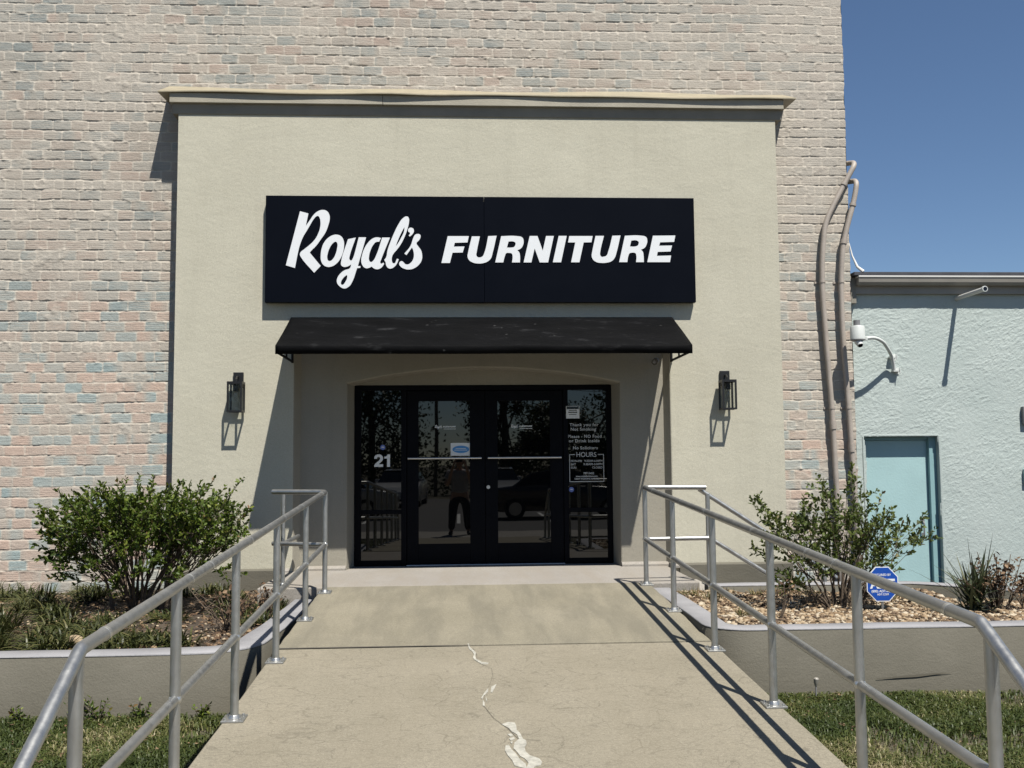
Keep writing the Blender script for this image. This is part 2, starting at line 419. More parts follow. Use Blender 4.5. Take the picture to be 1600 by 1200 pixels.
def outline_mesh(name, loops, y, depth, sx=1, ox=0, oz=0, cx=0, cz=0):
    """filled letter outlines in the XZ plane: loops of (x,z,corner)"""
    cu = bpy.data.curves.new(name, 'CURVE'); cu.dimensions = '2D'; cu.fill_mode = 'BOTH'; cu.extrude = depth; cu.resolution_u = 5
    for lp in loops:
        sp = cu.splines.new('BEZIER'); sp.bezier_points.add(len(lp) - 1); sp.use_cyclic_u = True
        for p, (x, z, c) in zip(sp.bezier_points, lp):
            p.co = ((x - cx) * sx + ox, (z - cz) * sx + oz, 0)
            t = 'VECTOR' if c else 'AUTO'; p.handle_left_type = t; p.handle_right_type = t
    ob = bpy.data.objects.new(name, cu); COL.objects.link(ob)
    bpy.context.view_layer.update()
    me = bpy.data.meshes.new_from_object(ob.evaluated_get(bpy.context.evaluated_depsgraph_get()))
    bpy.data.objects.remove(ob); bpy.data.curves.remove(cu)
    vs = [(v.co.x, y - v.co.z, v.co.y) for v in me.vertices]; fs = [tuple(p.vertices) for p in me.polygons]
    bpy.data.meshes.remove(me)
    return vs, fs

SUN_E, SKY_STR, EXPO, SKY_DUST, SKY_OZ = 5.0, .057, .73, .0, 5.0
ROYAL= [[[-1.7608,4.01,1],[-1.6677,3.9849,1],[-1.6957,3.8426,1],[-1.6547,3.9024,0],[-1.6013,3.9793,0],[-1.5517,4.0162,0],[-1.506,4.0267,0],[-1.4602,4.0116,0],[-1.435,3.9717,0],[-1.4305,3.9163,0],[-1.4467,3.8481,0],[-1.4753,3.7714,0],[-1.5246,3.6947,0],[-1.5821,3.6139,0],[-1.6273,3.5671,0],[-1.6494,3.5399,1],[-1.5267,3.3897,1],[-1.599,3.3118,1],[-1.7449,3.4863,0],[-1.7584,3.5201,0],[-1.7495,3.5455,0],[-1.7142,3.5753,0],[-1.6485,3.6306,0],[-1.5991,3.6817,0],[-1.5582,3.754,0],[-1.5355,3.8306,0],[-1.5326,3.8902,0],[-1.5412,3.9328,0],[-1.5596,3.9565,0],[-1.5803,3.9513,0],[-1.6091,3.9196,0],[-1.646,3.8556,0],[-1.6869,3.7832,0],[-1.7237,3.7194,0],[-1.7561,3.6344,0],[-1.7721,3.5751,0],[-1.8116,3.3653,1],[-1.9125,3.3955,1]],[[-1.3464,3.7447,0],[-1.3006,3.7253,0],[-1.2738,3.6787,0],[-1.2685,3.6235,0],[-1.2789,3.5513,0],[-1.3076,3.4749,0],[-1.3529,3.4155,0],[-1.4066,3.3832,0],[-1.4563,3.3797,0],[-1.4978,3.4024,0],[-1.523,3.4489,0],[-1.5275,3.5081,0],[-1.5156,3.5929,0],[-1.4871,3.6609,0],[-1.4417,3.712,0],[-1.3921,3.7394,0]],[[-1.3584,3.6639,0],[-1.3434,3.6444,0],[-1.3456,3.5935,0],[-1.3618,3.5256,0],[-1.3905,3.4704,0],[-1.4235,3.4449,0],[-1.4443,3.4508,0],[-1.4552,3.4787,0],[-1.449,3.5338,0],[-1.4286,3.5932,0],[-1.3998,3.64,0],[-1.375,3.6613,0]],[[-1.2252,3.694,1],[-1.1378,3.7131,1],[-1.206,3.5004,0],[-1.2083,3.4664,0],[-1.1892,3.4512,0],[-1.1726,3.4708,0],[-1.1054,3.7158,1],[-1.0237,3.7161,1],[-1.1141,3.3887,1],[-1.085,3.3887,1],[-1.0866,3.3684,1],[-1.1223,3.3649,1],[-1.188,3.1871,0],[-1.2152,3.155,0],[-1.264,3.1347,0],[-1.3222,3.1658,0],[-1.3456,3.2038,0],[-1.3433,3.246,0],[-1.3146,3.2968,0],[-1.265,3.3392,0],[-1.2029,3.3647,0],[-1.1881,3.4071,1],[-1.2321,3.3833,0],[-1.2735,3.3798,0],[-1.2985,3.3984,0],[-1.3012,3.4365,0]],[[-1.2357,3.2843,0],[-1.2315,3.2674,0],[-1.2561,3.2039,0],[-1.2808,3.1769,0],[-1.2974,3.1802,0],[-1.3,3.2081,0],[-1.2812,3.2461,0],[-1.2523,3.2758,0]],[[-0.8442,3.7143,1],[-0.9147,3.5012,0],[-0.9437,3.4502,0],[-0.9686,3.4348,0],[-0.987,3.4501,0],[-0.9897,3.501,0],[-0.9732,3.569,0],[-0.9442,3.6287,0],[-0.9109,3.6629,0],[-0.8775,3.6656,1],[-0.8567,3.7082,1],[-0.9027,3.7166,0],[-0.9527,3.701,0],[-1.0026,3.654,0],[-1.0441,3.5858,0],[-1.0688,3.5093,0],[-1.0769,3.4498,0],[-1.0642,3.399,0],[-1.0309,3.3668,0],[-0.9934,3.3669,0],[-0.9602,3.384,1],[-0.9393,3.3654,0],[-0.9018,3.3527,0],[-0.8602,3.3655,0],[-0.8352,3.3911,0],[-0.8203,3.4149,1],[-0.8311,3.4293,1],[-0.852,3.4165,0],[-0.8645,3.4292,0],[-0.8562,3.4589,0],[-0.7564,3.7146,1]],[[-0.5639,3.9566,0],[-0.5447,3.9335,0],[-0.543,3.895,0],[-0.5598,3.8179,0],[-0.5891,3.7324,0],[-0.6351,3.6383,0],[-0.6769,3.5786,0],[-0.7186,3.5273,0],[-0.7336,3.4933,0],[-0.7352,3.4508,0],[-0.7252,3.4253,0],[-0.706,3.4211,0],[-0.6851,3.4594,0],[-0.6768,3.4747,1],[-0.6584,3.4663,1],[-0.6768,3.4212,0],[-0.7059,3.3829,0],[-0.7435,3.3616,0],[-0.7768,3.3674,0],[-0.7977,3.3954,0],[-0.8061,3.4336,0],[-0.8204,3.459,1],[-0.7979,3.4931,0],[-0.7855,3.5612,0],[-0.7522,3.6635,0],[-0.7105,3.766,0],[-0.6603,3.8688,0],[-0.6101,3.9375,0]],[[-0.595,3.8349,1],[-0.5975,3.7921,0],[-0.6351,3.7066,0],[-0.6686,3.6468,0],[-0.6936,3.6126,1],[-0.6686,3.6809,0],[-0.6268,3.7749,0]],[[-0.5262,3.8284,0],[-0.4969,3.8182,0],[-0.4885,3.7883,0],[-0.5011,3.7584,0],[-0.5346,3.7258,1],[-0.5472,3.7411,1],[-0.5329,3.7582,0],[-0.5346,3.771,0],[-0.5514,3.7838,0],[-0.5531,3.8052,0],[-0.543,3.8223,0]],[[-0.4508,3.7569,0],[-0.4172,3.7459,0],[-0.4156,3.716,0],[-0.4341,3.6818,0],[-0.4592,3.6518,0],[-0.4383,3.6135,0],[-0.409,3.5709,0],[-0.3965,3.5198,0],[-0.4008,3.4602,0],[-0.4301,3.4091,0],[-0.4845,3.3664,0],[-0.5431,3.351,0],[-0.6016,3.3619,0],[-0.6392,3.3873,0],[-0.6534,3.4127,0],[-0.6475,3.434,0],[-0.6267,3.4468,0],[-0.6058,3.4341,0],[-0.5849,3.4129,0],[-0.5598,3.4087,0],[-0.5263,3.4258,0],[-0.497,3.4684,0],[-0.4886,3.5196,0],[-0.497,3.5706,0],[-0.5095,3.603,1],[-0.5723,3.515,1],[-0.5949,3.532,1],[-0.5263,3.6217,0],[-0.4969,3.7071,0],[-0.4759,3.7457,0]]]
FURN= [[[-0.1081,3.7333,1],[0.1294,3.7343,1],[0.1145,3.6619,1],[-0.0287,3.657,1],[-0.04,3.6135,1],[0.0799,3.6156,1],[0.0599,3.5468,1],[-0.0548,3.5439,1],[-0.0852,3.4266,1],[-0.18,3.4263,1]],[[0.1637,3.7318,1],[0.2548,3.7322,1],[0.2169,3.5491,0],[0.2133,3.5186,0],[0.2251,3.4969,0],[0.2509,3.4909,0],[0.2809,3.5014,0],[0.3027,3.5407,0],[0.3486,3.7352,1],[0.4441,3.74,1],[0.3972,3.541,0],[0.3796,3.4843,0],[0.3407,3.4451,0],[0.2891,3.4258,0],[0.2333,3.4213,0],[0.1691,3.4342,0],[0.1264,3.4662,0],[0.1137,3.5053,0],[0.119,3.5401,0]],[[0.4958,3.7358,1],[0.6786,3.7366,0],[0.7346,3.7211,0],[0.7498,3.6818,0],[0.7424,3.6337,0],[0.7162,3.5943,0],[0.6772,3.575,1],[0.6985,3.5506,0],[0.7069,3.5158,0],[0.7061,3.4348,1],[0.6157,3.4345,1],[0.6224,3.5155,0],[0.6122,3.5373,0],[0.5822,3.5433,0],[0.552,3.5397,0],[0.5371,3.5109,0],[0.5168,3.4342,1],[0.4265,3.434,1]],[[0.5789,3.6742,1],[0.6349,3.6744,0],[0.6564,3.6596,0],[0.6562,3.6378,0],[0.6387,3.6115,0],[0.6085,3.6053,0],[0.5594,3.6051,1]],[[0.8194,3.7389,1],[0.9076,3.7393,1],[0.9664,3.5707,1],[1.0054,3.7397,1],[1.0938,3.7401,1],[1.0254,3.4356,1],[0.9304,3.4354,1],[0.8742,3.5966,1],[0.8354,3.4351,1],[0.7475,3.4349,1]],[[1.1494,3.7414,1],[1.2407,3.7418,1],[1.1731,3.4377,1],[1.0793,3.4374,1]],[[1.27,3.7401,1],[1.5371,3.7412,1],[1.5223,3.6691,1],[1.4335,3.6669,1],[1.3819,3.4383,1],[1.2871,3.438,1],[1.3375,3.6665,1],[1.2553,3.6662,1]],[[1.5701,3.7432,1],[1.6664,3.7436,1],[1.6214,3.5587,0],[1.62,3.5264,0],[1.6325,3.5053,0],[1.6599,3.5035,0],[1.6922,3.5174,0],[1.7131,3.5636,0],[1.7628,3.7458,1],[1.8566,3.749,1],[1.8073,3.5501,0],[1.7881,3.4947,0],[1.7507,3.4531,0],[1.6909,3.4345,0],[1.6359,3.4316,0],[1.5721,3.4434,0],[1.5315,3.4801,0],[1.5229,3.5215,0],[1.528,3.5538,0]],[[1.9071,3.7464,1],[2.1003,3.7472,0],[2.1507,3.7317,0],[2.1637,3.6901,0],[2.1536,3.6437,0],[2.1299,3.6066,0],[2.0881,3.5861,1],[2.1107,3.5603,0],[2.1173,3.5233,0],[2.1195,3.4421,1],[2.0303,3.4418,1],[2.0336,3.5231,0],[2.023,3.5462,0],[1.9863,3.5507,0],[1.9587,3.5432,0],[1.9444,3.5182,0],[1.9293,3.4416,1],[1.8358,3.4413,1]],[[1.9796,3.6903,1],[2.0395,3.6923,0],[2.064,3.6758,0],[2.0637,3.6573,0],[2.0522,3.6341,0],[2.0244,3.6229,0],[1.9628,3.6227,1]],[[2.2294,3.7478,1],[2.488,3.7516,1],[2.4726,3.6773,1],[2.3109,3.6721,1],[2.299,3.6322,1],[2.4486,3.6355,1],[2.4287,3.566,1],[2.281,3.5609,1],[2.2709,3.5146,1],[2.4342,3.5197,1],[2.4196,3.4429,1],[2.159,3.4422,1]]]
PATCH= [[[0.0622,7.3618,0],[0.0743,7.3507,0],[0.0758,7.2664,0],[0.0963,7.1826,0],[0.1187,7.1006,0],[0.1128,6.9916,0],[0.1154,6.9213,0],[0.1553,6.829,0],[0.2,6.8052,0],[0.1916,6.7768,0],[0.1504,6.7799,0],[0.1072,6.8859,0],[0.0951,6.947,0],[0.1043,7.0387,0],[0.0916,7.1345,0],[0.0724,7.1844,0]],[[0.2314,6.291,0],[0.2153,6.1942,0],[0.199,6.1169,0],[0.1891,6.1247,0],[0.1974,6.2319,0]],[[0.1781,6.209,0],[0.1759,6.1374,0],[0.1464,6.0465,0],[0.1347,5.9795,0],[0.13,6.0023,0],[0.1476,6.0926,0]],[[0.1577,6.0457,0],[0.1638,5.9551,0],[0.1567,5.9379,0]],[[0.1397,5.9679,0],[0.1491,5.9011,0],[0.1442,5.8368,0],[0.1351,5.8589,0]],[[0.2297,5.509,0],[0.265,5.5447,0],[0.3011,5.5326,0],[0.3075,5.4846,0],[0.3061,5.4104,0],[0.3206,5.355,0],[0.3296,5.2662,0],[0.3452,5.2393,0],[0.3434,5.1884,0],[0.3298,5.1394,0],[0.331,5.0742,0],[0.3493,5.0173,0],[0.3902,4.9755,0],[0.4,4.9288,0],[0.3909,4.8844,0],[0.3602,4.8717,0],[0.3451,4.8143,0],[0.3175,4.8379,0],[0.3339,4.9183,0],[0.3191,4.9804,0],[0.2991,5.0129,0],[0.2863,5.0773,0],[0.2723,5.1269,0],[0.2827,5.2095,0],[0.3093,5.2677,0],[0.3018,5.3385,0],[0.2778,5.3851,0],[0.2658,5.4409,0]],[[0.2348,5.1709,0],[0.2523,5.178,0],[0.2606,5.1196,0],[0.2794,5.0538,0],[0.2962,4.9666,0],[0.3194,4.9043,0],[0.3202,4.8377,0],[0.295,4.8614,0],[0.2642,4.8857,0],[0.2572,4.954,0],[0.2389,5.0249,0],[0.2285,5.0974,0]],[[0.2519,5.342,0],[0.2732,5.3548,0],[0.2832,5.322,0],[0.265,5.311,0]],[[0.2571,5.2713,0],[0.2819,5.2992,0],[0.2893,5.2743,0],[0.2644,5.2449,0]],[[0.2602,5.2196,0],[0.2752,5.2305,0],[0.2674,5.1937,0]]]
CAMR= [[0.998509, -0.053948, -0.008274], [-0.004028, 0.078353, -0.996918], [0.05443, 0.995465, 0.078019]]
# ================================================================== SETTING
def quad_sheet(name, x0, x1, y0, y1, z, mat):
    return tag(MB().add([(x0, y0, z), (x1, y0, z), (x1, y1, z), (x0, y1, z)], [(0, 1, 2, 3)]).build(name, mat), kind='structure')
quad_sheet('ground', -400, 400, -400, 400, LAWN - .02, 'lawn_soil')
quad_sheet('parking_lot', -60, 60, -24, -1.6, LAWN - .012, 'asphalt')
tag(MB().box(-40, 40, -1.6, .55, LAWN - .3, LAWN + .02).build('sidewalk', 'walk_concrete', bevel=.01), kind='structure')
pl = MB()
for i in range(-6, 8): pl.box(i * 2.7 - .05, i * 2.7 + .05, -10.5, -5.2, LAWN - .02, LAWN - .006)
tag(pl.build('parking_lines', 'paint_line'), kind='structure')
# ramp: two slabs
def ramp_slab(name, ya, yb, mat, lift):
    xs0, xs1 = -1.31, 1.856
    n = 24; vs = []; fs = []
    mb = MB()
    pts = [(ya + (yb - ya) * i / n) for i in range(n + 1)]
    rng = random.Random(3)
    for y in pts:
        jl, jr = rng.uniform(-.004, .004), rng.uniform(-.004, .004)
        z = ramp_z(y) + lift
        vs += [(xs0 + jl, y, -.9), (xs0 + jl, y, z - .012), (xs0 + jl + .012, y, z), (xs1 + jr - .012, y, z), (xs1 + jr, y, z - .012), (xs1 + jr, y, -.9)]
    for i in range(n):
        for j in range(5): fs.append((i * 6 + j, (i + 1) * 6 + j, (i + 1) * 6 + j + 1, i * 6 + j + 1))
    fs += [(0, 1, 2, 3, 4, 5), tuple(n * 6 + j for j in range(5, -1, -1))]
    mb.add(vs, fs)
    return tag(mb.build(name, mat), kind='structure')
ramp_slab('ramp', .55, 7.290, 'ramp_concrete', 0)
ramp_slab('ramp_upper_slab', 7.309, 9.725, 'ramp_upper_concrete', .004)
tag(MB().box(-1.29, 1.84, 7.285, 7.32, -.5, ramp_z(7.3) - .02).build('ramp_joint', 'joint_dark'), kind='structure')
tag(MB().box(-1.93, 2.36, 9.735, 12.2, -.62, 0).build('landing', 'landing_concrete', bevel=.012), kind='structure')
jn = [(-1.305, .021), (-1.0, .017), (-.7, .016), (-.4, .011), (-.1, .008), (.08, .003)]  # tapered dark strip on the slab top, drawn as the joint gap's shadow
jv = [(x, 7.302 - w / 2, ramp_z(7.30) + .0052) for x, w in jn] + [(x, 7.302 + w / 2, ramp_z(7.31) + .0072) for x, w in jn]
tag(MB().add(jv, [(i, i + 1, 7 + i, 6 + i) for i in range(5)]).build('ramp_joint', 'joint_dark'), kind='structure')
# crack repairs on the ramp
cf = MB()
for lp in PATCH:
    n = len(lp); ring = [(p[0], p[1], ramp_z(p[1]) + .0042) for p in lp]; bot = [(p[0], p[1], ramp_z(p[1]) - .01) for p in lp]
    cf.add(ring + bot, [tuple(range(n))] + [(i, n + i, n + (i + 1) % n, (i + 1) % n) for i in range(n)])
tag(cf.build('crack_repair', 'crack_filler'), kind='structure')
ck = MB()
def crackline(pts, w):
    for (x0, y0), (x1, y1) in zip(pts[:-1], pts[1:]):
        d = Vector((x1 - x0, y1 - y0, 0)); nrm = Vector((-d.y, d.x, 0)).normalized() * w
        ck.add([(x0 - nrm.x, y0 - nrm.y, ramp_z(y0) + .0035), (x0 + nrm.x, y0 + nrm.y, ramp_z(y0) + .0035),
                (x1 + nrm.x, y1 + nrm.y, ramp_z(y1) + .0035), (x1 - nrm.x, y1 - nrm.y, ramp_z(y1) + .0035)], [(0, 1, 2, 3)])
crackline([(.10, 7.22), (.125, 7.02), (.12, 6.86), (.17, 6.74), (.215, 6.66), (.215, 6.5), (.195, 6.32), (.15, 6.05), (.14, 5.86), (.19, 5.62), (.26, 5.44), (.31, 5.25), (.33, 5.1), (.28, 4.95)], .0013)
crackline([(.345, 5.255), (.385, 5.25), (.42, 5.235)], .002)
tag(ck.build('ramp_crack', 'crack_brown'), kind='structure')
# side steps and low walk to the neighbour's door
st = MB()
for i in range(3): st.box(2.37 + i * .31, 2.67 + i * .31, 9.66, 11.2, -.7, -.14 * (i + 1))
tag(st.build('side_steps', 'walk_concrete', bevel=.01), kind='structure')
tag(MB().box(3.301, 9, 9.2, 12.4, -.8, -.56).build('low_walk', 'walk_concrete', bevel=.01), kind='structure')

# ================================================================== BRICK BUILDING
BB = empty('brick_building', (0, YW, LAWN), 'pale painted brick shop building with a cream stucco entrance portico', 'building')
def brick_wall():
    dx, dz = .0115, .0078
    xs = np.arange(-7.6, 4.7001, dx); xs[-1] = 4.70
    zs = np.arange(-.9, 7.95, dz)
    X, Z = np.meshgrid(xs, zs)
    h = .1175; w = .2235
    wob = (fbm(X * .6, Z * .6, 5, 3) - .5) * .03 + (fbm(X * 5, Z * 5, 9, 2) - .5) * .012
    zz = Z + wob + .9 + .03
    row = np.floor(zz / h); fz = zz / h - row
    header = (np.mod(row, 8) == 5)
    ww = np.where(header, w / 2, w)
    off = np.where(np.mod(row, 2) == 0, 0, .5) + (hash2(row, row * 0 + 3, 4) - .5) * .25
    xw = X + 20 + (fbm(X * 7, Z * 7, 21, 2) - .5) * .014
    u = xw / ww + off
    # jittered joints
    c0 = np.floor(u); j0 = (hash2(c0, row, 31) - .5) * .22; j1 = (hash2(c0 + 1, row, 31) - .5) * .22
    col = np.where(u < c0 + j0, c0 - 1, np.where(u >= c0 + 1 + j1, c0 + 1, c0))
    ja = (hash2(col, row, 31) - .5) * .22; jb = (hash2(col + 1, row, 31) - .5) * .22
    dl = (u - (col + ja)) * ww; dr = ((col + 1 + jb) - u) * ww
    db = fz * h; dt = (1 - fz) * h
    ex = np.minimum(dl, dr); ez = np.minimum(db, dt)
    rc = .018 + .016 * hash2(col, row, 55)
    e = np.where((ex < rc) & (ez < rc), rc - np.sqrt((rc - np.minimum(ex, rc)) ** 2 + (rc - np.minimum(ez, rc)) ** 2), np.minimum(ex, ez))
    en = e + (fbm(X * 16, Z * 16, 44, 3) - .5) * .009
    rj = hash2(col, row, 77)                       # how deep this brick's joint shows
    soft = .003 + .0035 * fbm(X * 3, Z * 3, 61, 2)
    face = sstep(.0035, .0035 + soft * 1.6, en)
    depth = np.where(header, .0062, .0076) * (.45 + .75 * fbm(X * .9, Z * .9, 71, 3))
    vert = sstep(.0, .012, np.minimum(db, dt) - np.minimum(dl, dr)); depth = depth * (1 - .45 * vert) * (.55 + .75 * sstep(.35, .6, fbm(X * 4.5, Z * 4.5, 311, 3)))
    y = (1 - face) * depth                          # recessed joint (away from camera = +Y)
    y = y - (hash2(col, row, 12) - .5) * .0028       # bricks not flush
    # squeezed mortar lumps along the joints
    lum = fbm(X * 13, Z * 13, 91, 3); near = 1 - sstep(.004, .026, e)
    patch = sstep(.5, .72, fbm(X * .8 + 3, Z * .8, 93, 3))
    y = y - np.clip(lum - .60 + .10 * patch, 0, 1) * near * .032
    corner = (1 - sstep(.01, .05, ex)) * (1 - sstep(.008, .035, ez)) * sstep(.50, .66, fbm(X * 2.1, Z * 2.4, 95, 3))
    y = y - corner * np.clip(fbm(X * 21, Z * 21, 97, 3) - .40, 0, 1) * .024
    groove = np.where(header, 0, sstep(.25, .6, hash2(col, row, 88))) * face
    gw = np.sin(2 * np.pi * (fz * 5 + .1 * fbm(X * 2, Z * 2, 89, 2)))
    y = y + .0011 * groove * gw
    # smeared paint and mortar patches across whole bricks
    sm = sstep(.66, .76, fbm(X * 2.4, Z * 3.2, 131, 4))
    y = y * (1 - .6 * sm) - sm * (.002 + .02 * np.clip(fbm(X * 16, Z * 16, 133, 3) - .5, 0, 1))
    y = y + (fbm(X * 24, Z * 60, 141, 2) - .5) * .0022
    # paint tint
    t = hash2(col, row, 201); t2 = hash2(col, row, 203)
    grad = (fbm(X * 5.5, row * 3.7, 205, 2) - .5) * 1.5 * (t2 > .35)
    tint = np.where(header, np.clip(.5 + (t - .5) * .5, 0, 1), np.clip(.5 + (t - .5) * 1.05 + grad, 0, 1))
    pale = sstep(.25, .75, hash2(col, row, 207))
    region = fbm(X * .45 + 7, Z * .45, 211, 3)
    low = sstep(4.2, 1.2, Z) * .18
    wear = -.34 * sstep(3.6, 3.9, X) + .30 + .36 * pale * sstep(.30, .60, region + low) + low * 1.2 - .4 * sm - .28 * header
    mort = 1 - sstep(.001, .010, en)
    xx = np.where(X > 4.66, X + (fbm(X * 3 + 1, Z * 8.5, 301, 3) - .5) * .03 * (X - 4.66) / .04, X)
    V3 = np.stack([xx, YW + y, Z], -1).reshape(-1, 3)
    nz, nx = X.shape
    idx = np.arange(nz * nx).reshape(nz, nx)
    f = np.stack([idx[:-1, :-1], idx[:-1, 1:], idx[1:, 1:], idx[1:, :-1]], -1)
    hid = (X[:-1, :-1] > -3.0) & (X[1:, 1:] < 3.55) & (Z[1:, 1:] < 5.2)
    f = f[~hid].reshape(-1, 4)
    used = np.unique(f); mp = np.full(len(V3), -1); mp[used] = np.arange(len(used))
    g = lambda a: a.reshape(-1)[used]
    return np_mesh('brick_wall', V3[used], mp[f], 'painted_brick', BB, dict(tint=g(tint), mortar=g(mort), wear=g(wear + .20 * groove * gw)), True)
brick_wall()
# body of the building behind the front wall
MB().add([(4.70, YW, -.9), (4.70, 26, -.9), (4.70, 26, 7.94), (4.70, YW, 7.94), (-14, 26, -.9), (-14, 26, 7.94), (-14, YW + .03, -.9), (-14, YW + .03, 7.94),
          (-7.6, YW + .03, -.9), (-7.6, YW + .03, 7.94)],
         [(0, 1, 2, 3), (1, 4, 5, 2), (4, 6, 7, 5), (6, 8, 9, 7), (3, 2, 5, 7, 9)]).build('side_wall', 'trim_taupe', BB)
MB().box(-14.05, 4.76, YW - .05, 26.05, 7.94, 8.06).build('parapet_coping', 'trim_taupe', BB)
# portico front wall with the splayed recess opening
XL, XR, ZT = -3.15, 3.72, 5.16
OL, OR, OT = -1.826, 2.414, 2.66         # opening at the front face
IL, IR, IT = -1.768, 2.356, 2.62         # opening at the recess back wall
def wav(y, x, z): return y
pw = MB()
pw.add([(XL, YF, -.1), (OL, YF, -.1), (OL, YF, OT), (XL, YF, OT), (OR, YF, -.1), (XR, YF, -.1), (XR, YF, OT), (OR, YF, OT), (XL, YF, ZT), (XR, YF, ZT)],
       [(0, 1, 2, 3), (4, 5, 6, 7)])
pw.add([(XL, YF, OT), (OL, YF, OT), (OR, YF, OT), (XR, YF, OT), (XR, YF, ZT), (XL, YF, ZT)], [(0, 1, 2, 3, 4, 5)])
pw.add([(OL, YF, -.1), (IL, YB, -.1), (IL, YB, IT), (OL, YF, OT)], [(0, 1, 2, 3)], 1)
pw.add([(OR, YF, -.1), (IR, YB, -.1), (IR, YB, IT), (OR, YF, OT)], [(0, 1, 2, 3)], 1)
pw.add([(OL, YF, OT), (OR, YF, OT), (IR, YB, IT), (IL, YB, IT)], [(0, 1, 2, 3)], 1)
for x in (XL, XR): pw.add([(x, YF, -.1), (x, YW + .02, -.1), (x, YW + .02, ZT), (x, YF, ZT)], [(0, 1, 2, 3)])
pw.add([(XL, YF, ZT), (XR, YF, ZT), (XR, YW + .02, ZT), (XL, YW + .02, ZT)], [(0, 1, 2, 3)])
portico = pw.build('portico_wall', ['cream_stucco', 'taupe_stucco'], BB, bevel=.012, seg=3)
# recess back wall with a low arch over the doors
arch = []
for i in range(25):
    t = i / 24; x = -1.247 + t * (1.852 + 1.247); arch.append((x, 2.085 + .178 * (1 - (2 * t - 1) ** 2)))
path = [(1.838, 0), (1.852, 2.085)]; path = [(-1.247, 0)] + arch + [(1.838, 0)]
def off(p, d):
    cx, cz = .30, 1.0
    v = Vector((p[0] - cx, p[1] - cz)); x = p[0] + (d if p[0] > 1.8 else -d if p[0] < -1.2 else 0)
    return (x, p[1] + (d if p[1] > .5 else 0))
po = [off(p, .016) for p in path]
bw = MB()
outer = [(IL, 0), (IL, IT), (IR, IT), (IR, 0)]
bw.add([(x, YB, z) for x, z in outer + po[::-1]], [tuple(range(len(outer) + len(po)))])
n = len(path)
def strip(a, ya, b, yb): bw.add([(x, ya, z) for x, z in a] + [(x, yb, z) for x, z in b], [(i, i + 1, n + i + 1, n + i) for i in range(n - 1)])
pm = [off(p, .005) for p in path]
inn = [(min(max(x, -1.2), 1.803) if z < 2.09 or abs(x - .3) > 1.45 else x, z) for x, z in path]
strip(po, YB, pm, YB + .005); strip(pm, YB + .005, path, YB + .016); strip(path, YB + .016, inn, YD)
head = [(-1.2, 2.088), (1.803, 2.088)]
bw.add([(x, YD - .03, z) for x, z in [head[0]] + arch + [head[1]]], [tuple(range(len(arch) + 2))])
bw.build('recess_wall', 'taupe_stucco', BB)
# little mortar ledge at the foot of the recess walls
prof = [(YB + .01, -.01), (YB - .055, -.01), (YB - .055, .022), (YB - .03, .045), (YB + .01, .05)]
LED = [(prof, IL - .09, -1.255), (prof, 1.842, IR + .02)]
prof2 = [(YF + .1, -.01), (YF - .05, -.01), (YF - .05, .015), (YF - .02, .04), (YF + .1, .045)]
LED += [(prof2, -1.96, IL - .091), (prof2, IR + .021, OR + .06)]
for pf, a, b in LED: MB().prism(pf, 'x', a, b).build('floor_ledge', 'landing_concrete', portico, smooth=True)
for a, b in ((XL - .02, -1.95), (OR + .061, XR + .05)):
    pl_ = MB().prism([(YF + .02, -.9), (YF - .035, -.9), (YF - .035, .022), (YF + .02, .05)], 'x', a, b)
    pl_.build('plinth', 'taupe_masonry', portico, bevel=.006)
# cornice: stepped boards and a sloping metal cap with a wavy lip
cn = MB()
cn.prism([(11.10, 5.262), (11.10, 5.372), (YF + .3, 5.372), (YF + .3, 5.262)], 'x', -3.235, .28)
cn.prism([(11.099, 5.263), (11.099, 5.372), (YF + .3, 5.372), (YF + .3, 5.263)], 'x', .285 - 1.13, 3.805)
corn = MB()
corn.prism([(11.088, 5.262), (11.088, 5.372), (YW + .05, 5.372), (YW + .05, 5.262)], 'x', -3.235, -.846)
corn.prism([(11.0895, 5.261), (11.0895, 5.372), (YW + .05, 5.372), (YW + .05, 5.261)], 'x', -.842, 3.805)
cornice = corn.build('cornice', 'trim_taupe', BB, bevel=.004)
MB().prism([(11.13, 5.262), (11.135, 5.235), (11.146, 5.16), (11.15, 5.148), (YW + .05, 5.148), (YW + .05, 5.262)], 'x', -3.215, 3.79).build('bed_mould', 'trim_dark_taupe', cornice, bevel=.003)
vs = []; fs = []; nn = 120; rg = random.Random(5)
for i in range(nn + 1):
    x = -3.36 + 7.305 * i / nn
    wv = .006 * math.sin(x * 1.7 + .4) + .004 * math.sin(x * 4.1) + .008 * math.exp(-((x + .75) / .35) ** 2) - .004
    yv = .012 * math.sin(x * 1.1 + 1) - .028 * math.exp(-((x + .8) / .3) ** 2) + .01 * math.sin(x * 3.3)
    yl = 11.060 + yv * .45
    zl = 5.385 + wv
    ends = min(1, min(i, nn - i) / 2.2)
    b = YW - (YW - yl) * ends if False else yl
    zb = 5.60 - .012 * math.sin(x * 2.3)
    vs += [(x, yl, zl - .012), (x, yl, zl), (x, YW + .01, zb), (x, yl + .012, zl - .013), (x, YW + .01, 5.40)]
for i in range(nn):
    a, b = i * 5, (i + 1) * 5
    fs += [(a, b, b + 1, a + 1), (a + 1, b + 1, b + 2, a + 2), (a, a + 3, b + 3, b)]
    fs += [(a + 3, a + 4, b + 4, b + 3)]
fs += [(0, 1, 2, 4, 3), (nn * 5, nn * 5 + 3, nn * 5 + 4, nn * 5 + 2, nn * 5 + 1)]
MB().add(vs, fs).build('drip_cap', 'drip_metal', cornice)
